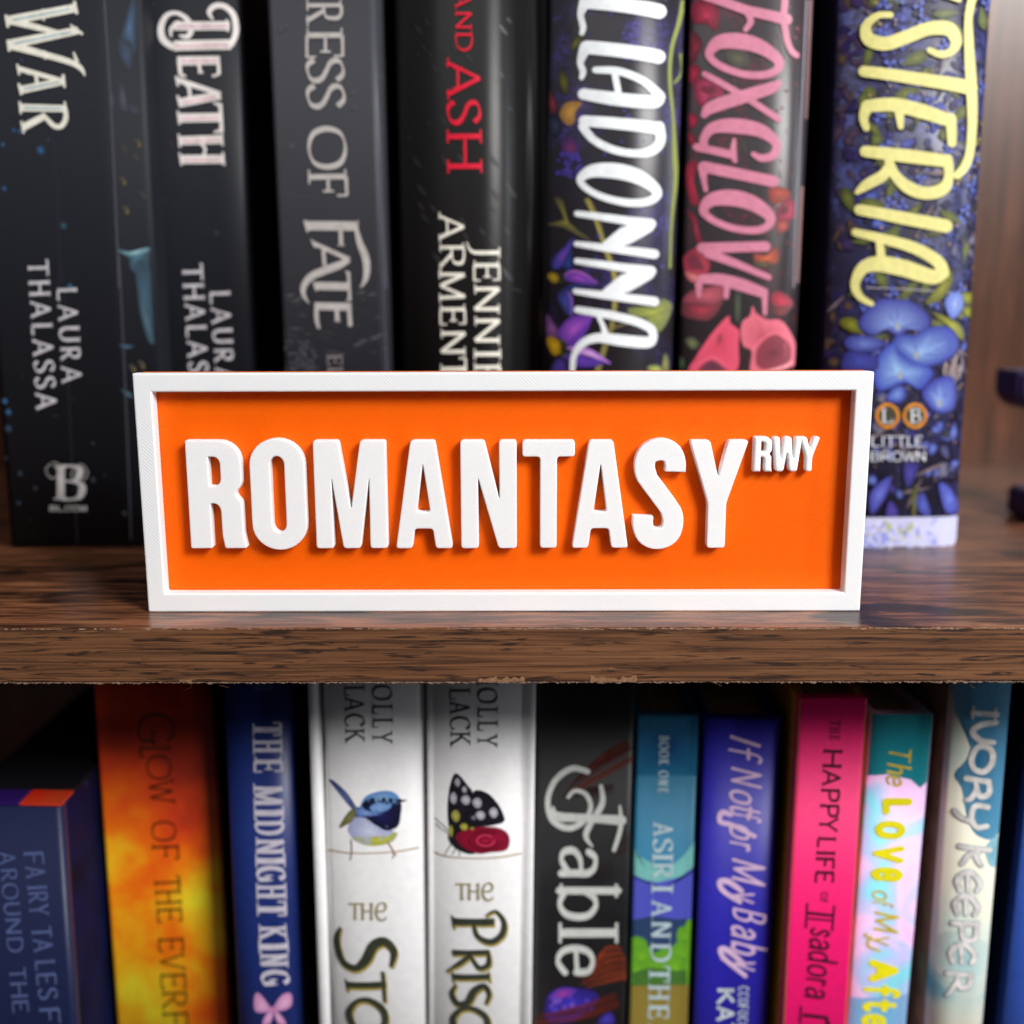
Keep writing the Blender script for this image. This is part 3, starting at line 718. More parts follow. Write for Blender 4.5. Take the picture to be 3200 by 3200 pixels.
# --- third book
B = Book('paperback_book', 'slate grey scratched book with pale grey serif title, third in the upper row', YB, 0, [(845, 100), (887, 1161)], [(1189, 100), (1223, 1161)], SL3, h=.235, prof=('fn', lambda t: 0 if t < .945 else (t-.945)*.06), group=GU)
B.art_begin(); B.line([(788, 0, 9), (820, 900, 9), (872, 1932, 9)], (88, 88, 102), T=A1); B.line([(1210, 800, 12), (1262, 1900, 12)], (84, 84, 98), T=D0)
for k in range(70):
    x = 120+random.random()*340; y = 1560+random.random()*330; w_ = 10+random.random()*22
    B.patch([(x, y), (x+w_, y-8), (x+w_*2, y+4), (x+w_, y+12)], (88, 86, 92), (70, 70, 77), T=D0)
for k in range(60):
    x = 100+random.random()*1100; y = 1000+random.random()*700; w_ = 20+random.random()*90
    B.patch([(x, y), (x+w_, y+random.random()*14), (x+w_*2, y+w_*.25), (x+w_, y+8+random.random()*14)], (76+random.random()*8, 76, 83), (66, 66, 73), T=D0)
for x, y in [(1180, 1500), (1000, 1560), (940, 1600), (1120, 1530), (1100, 1050), (980, 1030), (200, 1060), (300, 1100)]:
    B.patch([(x-60, y+20), (x, y-12), (x+60, y-6), (x+10, y+14)], (98, 95, 100), (68, 68, 75), T=D0)
for x, y in [(170, 195), (200, 170), (660, 720), (650, 620), (240, 980)]:
    B.patch([(x-20, y+16), (x, y-20), (x+22, y-10), (x+5, y+18)], (84, 83, 88), (68, 68, 75), T=A1)
B.art_end()
PEW = plain('warm_silver_ink', (182, 176, 172), .35, .5, .06)
t3 = letters(A1, [('R', 0, 180), ('E', 190, 392), ('S', 388, 562), ('S', 560, 736)], (330, 585, 90), (336, 602, 650), 'serif')
t3 += letters(A1, [('O', 848, 1142), ('F', 1140, 1322)], (346, 610, 990), (352, 618, 1230), 'serif')
t3 += [ink(D0, [('l', [(375, 300, 100), (925, 305, 100)]), ('l', [(360, 240, 30), (395, 370, 26)]), ('l', [(945, 235, 10), (930, 360, 30)]), ('c', [(925, 330, 40), (962, 480, 66), (1025, 640, 80), (1042, 780, 74), (1022, 900, 52), (970, 982, 10)]), ('l', [(755, 350, 44), (760, 515, 44)]), ('l', [(715, 518, 6), (805, 514, 12)])], 0),
       ink(D0, [('l', [(450, 490, 44), (850, 672, 50)]), ('c', [(850, 676, 50), (720, 740, 84), (570, 795, 84), (430, 860, 80), (352, 960, 66), (350, 1060, 44), (410, 1155, 8)]), ('l', [(566, 570, 40), (578, 740, 40)]), ('l', [(430, 450, 14), (480, 540, 24)])], 0),
       ink(D0, [('l', [(475, 960, 86), (860, 968, 86)]), ('l', [(840, 810, 34), (856, 1122, 34)]), ('l', [(450, 900, 16), (490, 1020, 16)]), ('l', [(805, 795, 10), (850, 830, 40)]), ('l', [(810, 1128, 8), (866, 1096, 34)])], 0),
       ink(D0, [('l', [(470, 1182, 82), (872, 1190, 82)]), ('c', [(488, 1200, 44), (494, 1340, 44), (520, 1430, 30)]), ('l', [(712, 1210, 46), (720, 1345, 46)]), ('l', [(680, 1346, 8), (752, 1346, 14)]), ('l', [(848, 1200, 44), (860, 1405, 46)])], 0)]
B.decal('title_lettering', t3, PEW)
B.decal('author_lettering', letters(D0, [('E', 1710, 1830), ('L', 1850, 1960), ('L', 1980, 2090)], (605, 775, 1760), (618, 782, 2000), 'serif'), plain('faded_silver_ink', (128, 120, 120), .4, .4))
# --- fourth book
af = lambda t: (-.0082*(1-abs(2*(t/.845)-1)**(2.2 if t < .4225 else 3.1)) if t < .845 else .0045*min(1, (t-.845)/.02)-.004*max(0, (t-.93)/.07)**2)
B = Book('hardcover_book', 'thick black jacketed hardcover with red words above cream author lettering', YB+.003, 0, [(1231, 0), (1262, 1150)], [(1712, 0), (1704, 1161)], SL4, h=.24, prof=('fn', af), group=GU, thick=.003)
RED = plain('red_foil_ink', (214, 22, 52), .38, .5, .06)
t4 = letters(A1, [('A', -70, 62), ('N', 70, 205), ('D', 212, 345)], (1334, 1446, 0), (1338, 1454, 300), 'serif')
t4 += letters(A1, [('A', 388, 672), ('S', 672, 842), ('H', 872, 1162)], (1274, 1506, 450), (1284, 1516, 1100), 'serif')
B.art_begin()
for k in range(46):
    x = 1000+random.random()*700; y = random.random()*1900; w_ = 16+random.random()*70
    B.patch([(x, y), (x+w_*.6, y+w_*.5), (x+w_, y+w_*1.3), (x+w_*.3, y+w_*.8)], (54, 52, 54), (40, 38, 40), T=A1)
B.line([(1390, 985, 4), (1450, 1000, 5), (1512, 1018, 4)], (18, 18, 20), T=D1); B.line([(1392, 992, 3), (1450, 1007, 4), (1512, 1025, 3)], (84, 84, 88), T=D1)
B.patch([(1690, 1170), (1750, 1100), (1740, 1400), (1730, 1550), (1700, 1540), (1685, 1480)], (150, 120, 112), (60, 56, 58), T=D1)
B.art_end()
B.decal('title_lettering', t4, RED)
t5 = letters(D1, [('A', 150, 480), ('R', 490, 800), ('M', 780, 1145), ('E', 1165, 1392), ('N', 1430, 1735), ('T', 1745, 1990), ('R', 2010, 2280)], (596, 886, 300), (618, 904, 1600), 'serif')
t5 += letters(D1, [('J', 480, 655), ('E', 680, 910), ('N', 940, 1270), ('N', 1290, 1612), ('I', 1640, 1778), ('F', 1800, 1990), ('E', 2010, 2220), ('R', 2230, 2480)], (976, 1270, 560), (990, 1280, 1700), 'serif')
B.decal('author_lettering', t5, CREAM)
# --- fifth book (white brush title over dark florals)
def aniso(m, rough=None):
    nt = m.node_tree; p = nt.nodes['Principled BSDF']; t = nt.nodes.new('ShaderNodeTangent'); t.direction_type = 'RADIAL'; t.axis = 'Z'
    nt.links.new(t.outputs[0], p.inputs['Tangent']); p.inputs['Anisotropic'].default_value = .85; p.inputs['Anisotropic Rotation'].default_value = AROT
    if rough: p.inputs['Roughness'].default_value = rough
AROT = .25
aniso(SL4, .40)
def speckle(name, base, cs, dens=.55, s1=60, s2=900):
    b = NB(name); n1 = b.noise(b.co(), s1, 4, .6); n2 = b.noise(b.co(), s2, 3, .7)
    f = b.mix(1, b.ramp(n1, [(dens-.07, 0.0), (dens+.12, 1.0)]), b.ramp(n2, [(.42, 0.0), (.62, 1.0)]), 'MULTIPLY')
    n3 = b.noise(b.co(loc=(3, 1, 2)), s1*.8, 3)
    col = b.mix(f, base, b.ramp(n3, [(.35, cs[0]), (.6, cs[1])])); m = b.fin(col, .36, .5); aniso(m); return m
B = Book('hardcover_book', 'glossy dark floral book with big white brush title and purple blooms', YB, 0, [(1716, 0), (1705, 1161)], [(2141, 0), (2096, 1161)], speckle('dark_floral_print', (40, 38, 44), ((58, 48, 110), (78, 68, 144)), .56), h=.24, prof=('fn', ph(.0062, 2.2)), group=GU, covers=SL4, thick=.003)
B.art_begin()
OL, OL2 = (160, 150, 66), (92, 92, 44)
B.line([(640, 0, 60), (720, 150, 62), (800, 380, 56), (850, 560, 60), (930, 760, 66), (960, 950, 62), (950, 1200, 60), (915, 1420, 52), (840, 1640, 60), (760, 1910, 66)], (124, 116, 66), T=D2)
B.line([(660, 20, 16), (740, 250, 16), (880, 620, 20), (950, 880, 22), (945, 1230, 16)], (170, 158, 74), T=D2)
B.line([(915, 1440, 26), (1000, 1400, 22), (1110, 1370, 14)], (110, 100, 60), T=D2)
B.line([(1150, 0, 34), (1120, 150, 30), (1070, 330, 26), (1058, 540, 24), (1082, 800, 20), (1092, 1060, 34), (1098, 1200, 30), (1070, 1500, 18), (1060, 1800, 16)], (134, 142, 52), T=A2)
B.line([(1130, 360, 24), (1140, 480, 22), (1085, 560, 20)], (110, 124, 44), T=A2)
B.patch([(290, 0), (380, 20), (420, 180), (490, 330), (620, 410), (720, 485), (600, 430), (460, 355), (380, 320), (215, 285), (330, 250), (390, 210), (330, 80)], (150, 142, 62), (78, 74, 52), T=D2)
B.patch([(1100, 1210), (1250, 1190), (1420, 1180), (1470, 1100), (1560, 1140), (1580, 1200), (1530, 1350), (1430, 1470), (1330, 1380), (1270, 1310), (1130, 1290)], (160, 168, 56), (104, 110, 60), T=D2)
B.line([(1280, 1310, 10), (1420, 1270, 10), (1560, 1230, 8)], (80, 84, 44), T=D2); B.line([(1370, 1290, 8), (1450, 1390, 8)], (80, 84, 44), T=D2)
B.patch([(1310, 1850), (1420, 1830), (1470, 1880), (1460, 1910), (1360, 1910)], (190, 190, 90), (110, 120, 60), T=D2)
B.patch([(1500, 1700), (1540, 1760), (1540, 1900), (1470, 1900), (1475, 1800)], (150, 148, 66), (84, 84, 50), T=D2)
P1, P2, P3, PB = (152, 74, 190), (74, 44, 132), (206, 160, 220), (48, 62, 150)
B.patch([(280, 770), (275, 690), (330, 600), (420, 520), (490, 430), (470, 560), (420, 680), (350, 760)], (120, 70, 170), (54, 58, 150), T=D2)
B.patch([(390, 770), (400, 680), (470, 560), (490, 620), (480, 780), (430, 790)], (44, 76, 150), (34, 40, 90), T=D2)
B.patch([(395, 860), (440, 800), (520, 785), (620, 830), (700, 880), (765, 930), (640, 945), (500, 920), (420, 900)], (160, 74, 190), (78, 52, 140), T=D2)
B.line([(405, 850, 8), (470, 800, 10), (600, 820, 12), (760, 930, 5)], (205, 120, 214), T=D2)
B.patch([(400, 980), (500, 940), (680, 960), (560, 990), (440, 1010)], (48, 70, 140), (34, 38, 84), T=D2)
B.patch([(320, 1080), (380, 1000), (460, 1020), (490, 1120), (490, 1290), (430, 1280), (370, 1190)], (72, 80, 170), (40, 44, 96), T=D2)
B.line([(440, 1020, 26), (480, 1120, 30), (478, 1290, 12)], (128, 92, 190), T=D2)
for cx, cy, r in [(280, 870, 66)]: B.patch([(cx-r, cy-30), (cx, cy-60), (cx+r, cy), (cx+30, cy+60), (cx-30, cy+40)], (202, 170, 40), (120, 96, 30), T=D2)
for k in range(14): 
    a = k*.7; x, y = 370+math.cos(a)*26, 880+math.sin(a)*46; B.patch([(x-11, y), (x, y-11), (x+11, y), (x, y+11)], (92, 92, 50), (44, 46, 34), T=D2)
B.patch([(205, 1270), (280, 1360), (335, 1450), (320, 1530), (205, 1500)], (150, 90, 150), (84, 50, 100), T=D2)
B.patch([(345, 1440), (420, 1340), (540, 1285), (715, 1280), (680, 1370), (600, 1500), (480, 1610), (400, 1580), (340, 1520)], (176, 90, 200), (98, 52, 160), T=D2)
B.patch([(430, 1600), (520, 1500), (680, 1380), (620, 1500), (520, 1620)], (110, 64, 176), (88, 48, 150), T=D2)
B.patch([(420, 1640), (560, 1620), (700, 1660), (820, 1740), (915, 1815), (820, 1790), (700, 1740), (560, 1700)], (226, 186, 226), (160, 100, 196), T=D2)
B.patch([(400, 1720), (540, 1700), (700, 1750), (860, 1800), (700, 1850), (560, 1850), (440, 1790)], (104, 64, 178), (74, 46, 140), T=D2)
B.patch([(290, 1790), (350, 1750), (410, 1790), (430, 1910), (260, 1910)], (84, 64, 160), (50, 40, 100), T=D2)
B.patch([(205, 1540), (260, 1515), (340, 1560), (372, 1640), (340, 1710), (280, 1720), (230, 1640)], (214, 172, 26), (150, 112, 22), T=D2)
for k in range(16):
    a = k*.62; x, y = 385+math.cos(a)*30, 1640+math.sin(a)*90; B.patch([(x-14, y), (x, y-14), (x+14, y), (x, y+14)], (130, 140, 60), (50, 56, 34), T=D2)
B.patch([(390, 330), (420, 260), (470, 240), (460, 290), (410, 340)], (120, 116, 66), (66, 64, 46), T=A2)
B.patch([(310, 510), (340, 470), (385, 540), (370, 640), (330, 600)], (116, 112, 50), (56, 54, 40), T=A2)
B.patch([(245, 620), (290, 660), (305, 740), (260, 760)], (150, 56, 70), (70, 34, 46), T=A2)
B.patch([(320, 770), (350, 700), (400, 680), (470, 690), (430, 750), (420, 820), (370, 840)], (206, 160, 76), (150, 106, 60), T=A2)
B.patch([(250, 800), (300, 770), (340, 840), (310, 920), (260, 900)], (60, 66, 92), (32, 34, 50), T=A2)
B.patch([(330, 960), (390, 910), (450, 980), (430, 1060), (350, 1050)], (120, 54, 96), (60, 44, 92), T=A2)
for k in range(40):
    x = 310+random.random()*160; y = 1020+random.random()*170; r = 8+random.random()*14; B.patch([(x-r, y), (x, y-r), (x+r, y), (x, y+r)], (92, 76, 180), (58, 48, 120), T=A2)
for k in range(90):
    x = 480+random.random()*580; y = random.random()*1800; r = 4+random.random()*10; B.patch([(x-r, y), (x, y-r), (x+r, y), (x, y+r)], (88, 80, 172), (60, 54, 120), T=A2)
B.art_end()
I = lambda *s: ink(A2, s)
Nn = lambda dy, dx: ink(D2, [('l', [(540, 168+dy, 66), (1100, 248+dy, 96), (1345, 280+dy, 112)]), ('l', [(1310, 300+dy, 150), (1060, 415+dy, 205), (870, 515+dy, 110)]), ('l', [(535-dx, 500+dy, 62), (860, 545+dy, 84), (1385, 612+dy, 100)])])
B.decal('title_lettering', [
 I(('l', [(500, 15, 88), (985, 78, 98)]), ('c', [(490, 20, 80), (462, 100, 44), (478, 180, 42), (470, 225, 32)])),
 I(('l', [(500, 318, 88), (980, 382, 94)]), ('c', [(490, 330, 80), (460, 420, 44), (478, 480, 42), (468, 522, 32)])),
 I(('c', [(560, 470, 44), (720, 480, 52), (880, 545, 54), (985, 640, 66)]), ('c', [(985, 650, 80), (940, 685, 88), (700, 665, 90), (480, 632, 74)]), ('l', [(690, 495, 44), (712, 620, 44)])),
 I(('l', [(485, 812, 72), (980, 862, 84)]), ('c', [(985, 850, 70), (992, 950, 66), (930, 1015, 66), (820, 1030, 52), (680, 1005, 52), (550, 940, 52), (475, 850, 58)])),
 I(('o', [(460, 1205, 52), (540, 1148, 86), (700, 1148, 104), (855, 1192, 96), (968, 1282, 66), (930, 1345, 54), (800, 1362, 52), (640, 1332, 46), (510, 1272, 44)])),
 Nn(0, 0), Nn(520, 12),
 ink(D2, [('l', [(545, 1222, 76), (900, 1278, 90)]), ('c', [(900, 1278, 90), (1180, 1350, 92), (1340, 1430, 92), (1372, 1520, 88)]), ('c', [(1372, 1515, 80), (1330, 1575, 116), (1180, 1575, 126), (980, 1552, 122), (760, 1530, 100), (600, 1592, 86), (510, 1720, 66), (490, 1890, 60)]), ('c', [(770, 1290, 44), (820, 1390, 52), (850, 1500, 70)])])], WHITEI)
# --- sixth book
B = Book('hardcover_book', 'dark book with pink title and crimson bell flowers in a clear jacket', YB+.002, 0, [(2160, 0), (2121, 1161)], [(2545, 0), (2488, 1161)], speckle('crimson_floral_print', (54, 49, 53), ((86, 46, 54), (112, 50, 60)), .58, 90, 1100), h=.235, prof=('fn', lambda t: -.0022*(1-abs(2*min(t/.915, 1)-1)**4) if t < .915 else (t-.915)*.02), group=GU, covers=SL4, thick=.003)
B.art_begin()
CR, CD, SA = (196, 52, 80), (110, 34, 52), (222, 128, 124)
for q, a, b_, T_ in [([(1210, 20), (1330, 10), (1395, 90), (1370, 200), (1300, 160), (1215, 150)], (190, 60, 88), CD, A2), ([(1200, 210), (1280, 280), (1240, 380), (1195, 420)], (150, 50, 66), (80, 40, 50), A2),
    ([(1195, 440), (1260, 450), (1240, 540), (1195, 560)], CR, CD, A2), ([(1220, 560), (1290, 520), (1400, 560), (1420, 640), (1330, 660), (1280, 720), (1230, 660)], (214, 84, 116), (120, 40, 64), A2), ([(1260, 590), (1340, 570), (1390, 610), (1320, 640)], (90, 40, 56), (120, 44, 64), A2),
    ([(1190, 760), (1250, 790), (1220, 860), (1190, 850)], CR, CD, A2), ([(1185, 880), (1230, 930), (1215, 980), (1185, 950)], (170, 46, 60), CD, A2), ([(1175, 1100), (1240, 1085), (1215, 1180), (1240, 1300), (1260, 1370), (1200, 1360), (1170, 1230)], CR, (130, 40, 56), A2),
    ([(1165, 1410), (1230, 1450), (1255, 1550), (1280, 1640), (1230, 1600), (1215, 1480)], (170, 60, 74), CD, A2),
    ([(1720, 1260), (1800, 1250), (1870, 1290), (1840, 1350), (1740, 1360)], (198, 78, 60), (120, 52, 46), A2), ([(1780, 1400), (1860, 1330), (1905, 1370), (1895, 1460), (1830, 1490), (1780, 1470)], (210, 70, 96), (110, 36, 54), A2), ([(1800, 1400), (1850, 1380), (1850, 1430), (1800, 1440)], (80, 36, 50), (100, 40, 54), A2), ([(1770, 1490), (1850, 1480), (1850, 1540), (1790, 1560)], (196, 96, 84), (120, 50, 52), A2),
    ([(1070, 610), (1200, 620), (1310, 540), (1350, 630), (1320, 720), (1200, 700), (1110, 740)], (216, 106, 66), (130, 60, 54), D3), ([(1060, 700), (1240, 700), (1300, 740), (1130, 760)], (110, 96, 60), (70, 60, 54), D3),
    ([(300, 660), (370, 580), (440, 540), (540, 610), (590, 720), (560, 830), (470, 880), (400, 920), (330, 830)], (214, 84, 96), (150, 50, 70), D3), ([(350, 640), (440, 600), (530, 760), (480, 790), (370, 770)], (88, 50, 66), (130, 50, 66), D3), ([(320, 800), (480, 850), (560, 840), (430, 920), (360, 890)], (232, 150, 144), (190, 96, 100), D3),
    ([(290, 1130), (380, 1020), (560, 970), (740, 960), (790, 1080), (640, 1160), (420, 1150)], (196, 96, 110), (140, 64, 78), D3), ([(285, 1160), (420, 1140), (620, 1160), (740, 1110), (660, 1270), (560, 1340), (420, 1330), (290, 1280)], (186, 60, 78), (96, 52, 60), D3),
    ([(1260, 1060), (1350, 1020), (1490, 1110), (1490, 1200), (1400, 1230), (1280, 1170)], (206, 56, 80), (130, 46, 60), D3), ([(1290, 1200), (1480, 1190), (1400, 1290), (1310, 1280)], (140, 60, 62), (90, 50, 54), D3),
    ([(800, 1290), (815, 1370), (910, 1450), (905, 1600), (860, 1910), (380, 1910), (440, 1740), (570, 1540), (700, 1380)], (196, 62, 84), (222, 84, 112), D3), ([(690, 1480), (730, 1500), (720, 1580), (660, 1600)], (128, 52, 62), (176, 66, 84), D3), ([(470, 1910), (530, 1810), (630, 1775), (740, 1850), (770, 1910)], (70, 48, 60), (120, 52, 72), D3),
    ([(1060, 1180), (1100, 1260), (1220, 1330), (1370, 1340), (1480, 1480), (1540, 1650), (1530, 1810), (1420, 1870), (1230, 1910), (1040, 1910), (1050, 1680), (960, 1620), (930, 1480), (950, 1350), (1030, 1290)], (170, 62, 74), (222, 110, 130), D3), ([(1100, 1680), (1180, 1560), (1300, 1490), (1430, 1560), (1480, 1640), (1470, 1780), (1350, 1850), (1180, 1880), (1100, 1820)], (100, 44, 56), (140, 56, 70), D3),
    ([(870, 1050), (930, 1050), (920, 1340), (870, 1330)], (84, 96, 70), (58, 62, 56), D3), ([(320, 1550), (400, 1520), (480, 1600), (410, 1660), (350, 1620)], (130, 140, 84), (70, 74, 62), D3), ([(240, 1740), (310, 1760), (310, 1850), (270, 1870)], (80, 110, 74), (50, 60, 52), D3), ([(1420, 350), (1560, 340), (1600, 430), (1500, 460)], (92, 92, 64), (58, 54, 54), A2)]:
    B.patch(q, a, b_, T=T_)
B.line([(1060, 1660, 20), (1190, 1530, 22), (1320, 1480, 20), (1450, 1560, 16), (1495, 1660, 14), (1490, 1790, 16)], (230, 110, 130), T=D3)
B.line([(420, 1880, 30), (500, 1790, 34), (640, 1750, 40), (760, 1850, 26)], (226, 92, 118), T=D3); B.line([(1250, 1890, 26), (1400, 1850, 26), (1510, 1790, 20)], (236, 160, 166), T=D3)
for k in range(150):
    x = 1230+random.random()*690; y = random.random()*1900; r = 4+random.random()*9
    B.patch([(x-r, y), (x, y-r), (x+r, y), (x, y+r)], (150, 44, 64), (92, 40, 52), T=A2)
for k in range(26):
    x = 1300+random.random()*560; y = 50+random.random()*1500; w_ = 20+random.random()*70
    B.line([(x, y, 5), (x+w_*.2, y+w_, 6), (x+w_*.5, y+w_*1.6, 4)], (84, 88, 66), T=A2)
B.line([(470, 0, 12), (440, 700, 12), (425, 960, 10), (400, 1400, 10), (384, 1932, 10)], (128, 124, 134), T=A3)
B.line([(497, 0, 26), (470, 800, 22)], (120, 86, 86), T=A3); B.line([(440, 1250, 22), (412, 1900, 26)], (126, 92, 88), T=A3)
B.art_end()
PINK = plain('pink_ink', (202, 124, 148), .4, .4, .05)
V = lambda *s: ink(D3, s)
B.decal('title_lettering', [
 I(('l', [(1290, -26, 58), (1580, 72, 64), (1840, 132, 76)]), ('c', [(1838, -80, 46), (1822, 100, 46), (1838, 250, 42), (1868, 335, 42), (1905, 372, 40)]), ('c', [(1560, 60, 36), (1600, 140, 44), (1566, 200, 34)])),
 I(('o', [(1325, 352, 60), (1392, 285, 94), (1525, 278, 108), (1662, 315, 96), (1775, 395, 72), (1782, 462, 56), (1700, 502, 52), (1560, 500, 48), (1420, 455, 48), (1342, 402, 50)])),
 I(('l', [(1292, 498, 40), (1560, 648, 46), (1785, 800, 42)]), ('c', [(1790, 552, 34), (1745, 588, 74), (1550, 650, 88), (1345, 718, 84), (1290, 770, 48)])),
 I(('c', [(1618, 1035, 34), (1675, 1062, 50), (1752, 1040, 56), (1768, 960, 60), (1660, 875, 90), (1480, 845, 100), (1345, 860, 74), (1288, 930, 56), (1290, 985, 54)]), ('l', [(1240, 988, 54), (1480, 1040, 54)]), ('c', [(1490, 940, 26), (1482, 1030, 44), (1496, 1080, 30)])),
 I(('l', [(1285, 1120, 74), (1750, 1218, 76)]), ('c', [(1280, 1125, 66), (1286, 1200, 42), (1300, 1275, 30)])),
 I(('o', [(1285, 1402, 62), (1342, 1340, 90), (1475, 1328, 108), (1612, 1365, 102), (1722, 1445, 74), (1718, 1512, 54), (1640, 1545, 50), (1500, 1535, 46), (1370, 1490, 46), (1302, 1442, 50)])),
 V(('l', [(500, 545, 110), (1200, 528, 112)]), ('l', [(570, 600, 110), (900, 725, 84), (1235, 868, 64)])),
 V(('c', [(500, 885, 100), (700, 890, 126), (950, 955, 136), (1170, 1035, 110)]), ('l', [(470, 930, 86), (465, 1068, 50)]), ('l', [(775, 960, 70), (768, 1078, 58)]), ('l', [(1190, 1020, 70), (1192, 1265, 46)]))], PINK)
# --- seventh book
B = Book('hardcover_book', 'blue wisteria patterned book with yellow brush title, rightmost of the upper row', YB, 0, [(2625, 0), (2580, 900)], [(3090, 0), (3000, 1611)], speckle('wisteria_print', (46, 44, 68), ((58, 62, 128), (84, 90, 150)), .46, 70, 500), h=.24, prof=('fn', lambda t: -.0048*(1-abs(2*t-1)**3.4)), group=GU, covers=(slate('dark_violet_board', (44, 30, 58), (60, 50, 80)), slate('violet_board', (70, 70, 120), (90, 100, 150))), thick=.003)
B.art_begin()
def uvp(P, a, b_):  # petals given in book metres
    lo = B.loc; B.loc = lambda u, v: (u, v)
    B.patch(P, a, b_); B.loc = lo
BL = [((86, 100, 180), (52, 54, 124)), ((110, 130, 200), (64, 74, 156)), ((64, 60, 140), (42, 38, 90)), ((80, 84, 134), (54, 54, 92)), ((46, 42, 84), (36, 34, 62)), ((128, 124, 142), (84, 82, 106)), ((40, 38, 54), (34, 32, 46)), ((44, 42, 66), (36, 34, 54))]
for k in range(640):
    u = random.random()*B.w; v = .018+random.random()**.9*.2
    a, b_ = random.choice(BL)
    if u < B.w*.2: a, b_ = random.choice([((70, 48, 100), (46, 32, 72)), ((52, 40, 96), (36, 28, 66)), ((90, 70, 90), (56, 42, 64)), ((104, 84, 50), (66, 48, 48))])
    uvp(petal(u, v, random.random()*6.3, .0018+random.random()*.004, .0013+random.random()*.0026), a, b_)
for k in range(56):
    u = B.w*(.1+.86*random.random()); v = .075+random.random()*.14; uvp(petal(u, v, random.random()*6.3, .004+random.random()*.006, .0022+random.random()*.0022), (116, 122, 54), (70, 76, 40))
for k in range(24):
    u = B.w*(.1+.8*random.random()); v = .02+random.random()*.19; uvp(petal(u, v, random.random()*6.3, .006+random.random()*.008, .0012), (152, 132, 120), (92, 80, 92))
for k in range(190):
    u = B.w*(.15+.85*random.random()); v = .02+random.random()*.19; r = .00022+random.random()*.0003; uvp([(u-r, v), (u, v-r), (u+r, v), (u, v+r)], (196, 164, 110), (150, 120, 90))
B.line([(660, 212, 6), (900, 222, 5), (1150, 240, 6), (1385, 268, 5)], (190, 184, 190), T=B3); B.line([(1000, 290, 5), (1200, 320, 5), (1380, 330, 4)], (120, 112, 120), T=B3)
for k in range(60):
    u = B.w*(.25+.72*random.random()); v = .06+random.random()*.15; a0 = random.random()*6.3
    for j in range(3): uvp(petal(u, v, a0+j*2.1, .0022, .0016), (112, 128, 196), (64, 70, 150))
# the big blooms
W3 = B3
fl = [([(620, 470), (640, 390), (740, 300), (840, 290), (960, 310), (1060, 390), (1075, 470), (1030, 510), (940, 490), (870, 530), (780, 490), (700, 530)], (150, 176, 222), (58, 62, 150), (860, 460)),
      ([(830, 600), (870, 530), (980, 530), (1080, 480), (1200, 480), (1260, 560), (1250, 640), (1180, 700), (1060, 740), (960, 720), (890, 660)], (150, 184, 226), (52, 62, 160), (1010, 650)),
      ([(705, 760), (760, 640), (840, 580), (860, 640), (980, 720), (1060, 740), (1100, 790), (1020, 890), (930, 850), (870, 860), (800, 890), (730, 890)], (160, 200, 232), (54, 68, 172), (870, 770)),
      ([(520, 560), (620, 530), (770, 570), (740, 620), (640, 640), (540, 620)], (110, 128, 200), (56, 60, 140), None), ([(500, 700), (540, 640), (680, 660), (730, 700), (700, 760), (520, 760)], (70, 78, 172), (48, 48, 124), None),
      ([(1030, 920), (1080, 850), (1160, 810), (1230, 820), (1250, 920), (1230, 1020), (1150, 1050), (1080, 1010)], (140, 170, 226), (52, 54, 156), (1150, 980)),
      ([(790, 960), (830, 890), (900, 870), (920, 930), (880, 980)], (126, 160, 220), (60, 66, 160), None),
      ([(1180, 310), (1220, 250), (1280, 250), (1300, 320), (1270, 390), (1220, 415)], (156, 178, 226), (96, 116, 196), None),
      ([(680, 1600), (740, 1520), (820, 1480), (800, 1580), (740, 1680), (690, 1720)], (110, 120, 210), (60, 60, 150), None), ([(1140, 1530), (1200, 1540), (1260, 1640), (1250, 1720), (1180, 1700)], (104, 124, 216), (60, 64, 160), None), ([(990, 1640), (1030, 1580), (1070, 1660), (1080, 1740), (1020, 1720)], (90, 104, 200), (54, 58, 140), None), ([(910, 1390), (1000, 1400), (960, 1520), (920, 1530)], (78, 72, 170), (46, 42, 110), None), ([(790, 1740), (810, 1640), (860, 1690), (860, 1745)], (84, 66, 170), (54, 44, 120), None)]
for q, c in [([(1100, 380), (1240, 430), (1300, 500), (1290, 560), (1180, 450)], (170, 172, 56)), ([(1290, 250), (1360, 250), (1380, 300), (1310, 320)], (160, 162, 50)), ([(1300, 340), (1370, 350), (1385, 410), (1310, 400)], (160, 162, 50)), ([(480, 450), (520, 410), (600, 430), (650, 510), (560, 510)], (140, 140, 44)), ([(1150, 180), (1220, 100), (1230, 180), (1160, 290), (1050, 320)], (150, 152, 60)), ([(965, 1560), (1000, 1560), (985, 1750), (960, 1750)], (110, 110, 60)), ([(690, 540), (800, 520), (780, 560), (700, 565)], (100, 104, 60))]:
    B.patch(q, c, tuple(x*.62 for x in c), T=B3)
for k in range(9):
    x = 1130+random.random()*180; B.line([(x, 560+random.random()*200, 8), (x-30, 760+random.random()*120, 8)], (168, 150, 150), T=B3)
for q, a, b_, c in fl:
    mx, my = sum(p[0] for p in q)/len(q), sum(p[1] for p in q)/len(q)
    B.patch([(mx+(x-mx)*1.07, my+(y-my)*1.07+6) for x, y in q], (44, 44, 110), (38, 36, 84), T=B3)
    B.patch(q, a, b_, T=B3, center=c, rings=4)
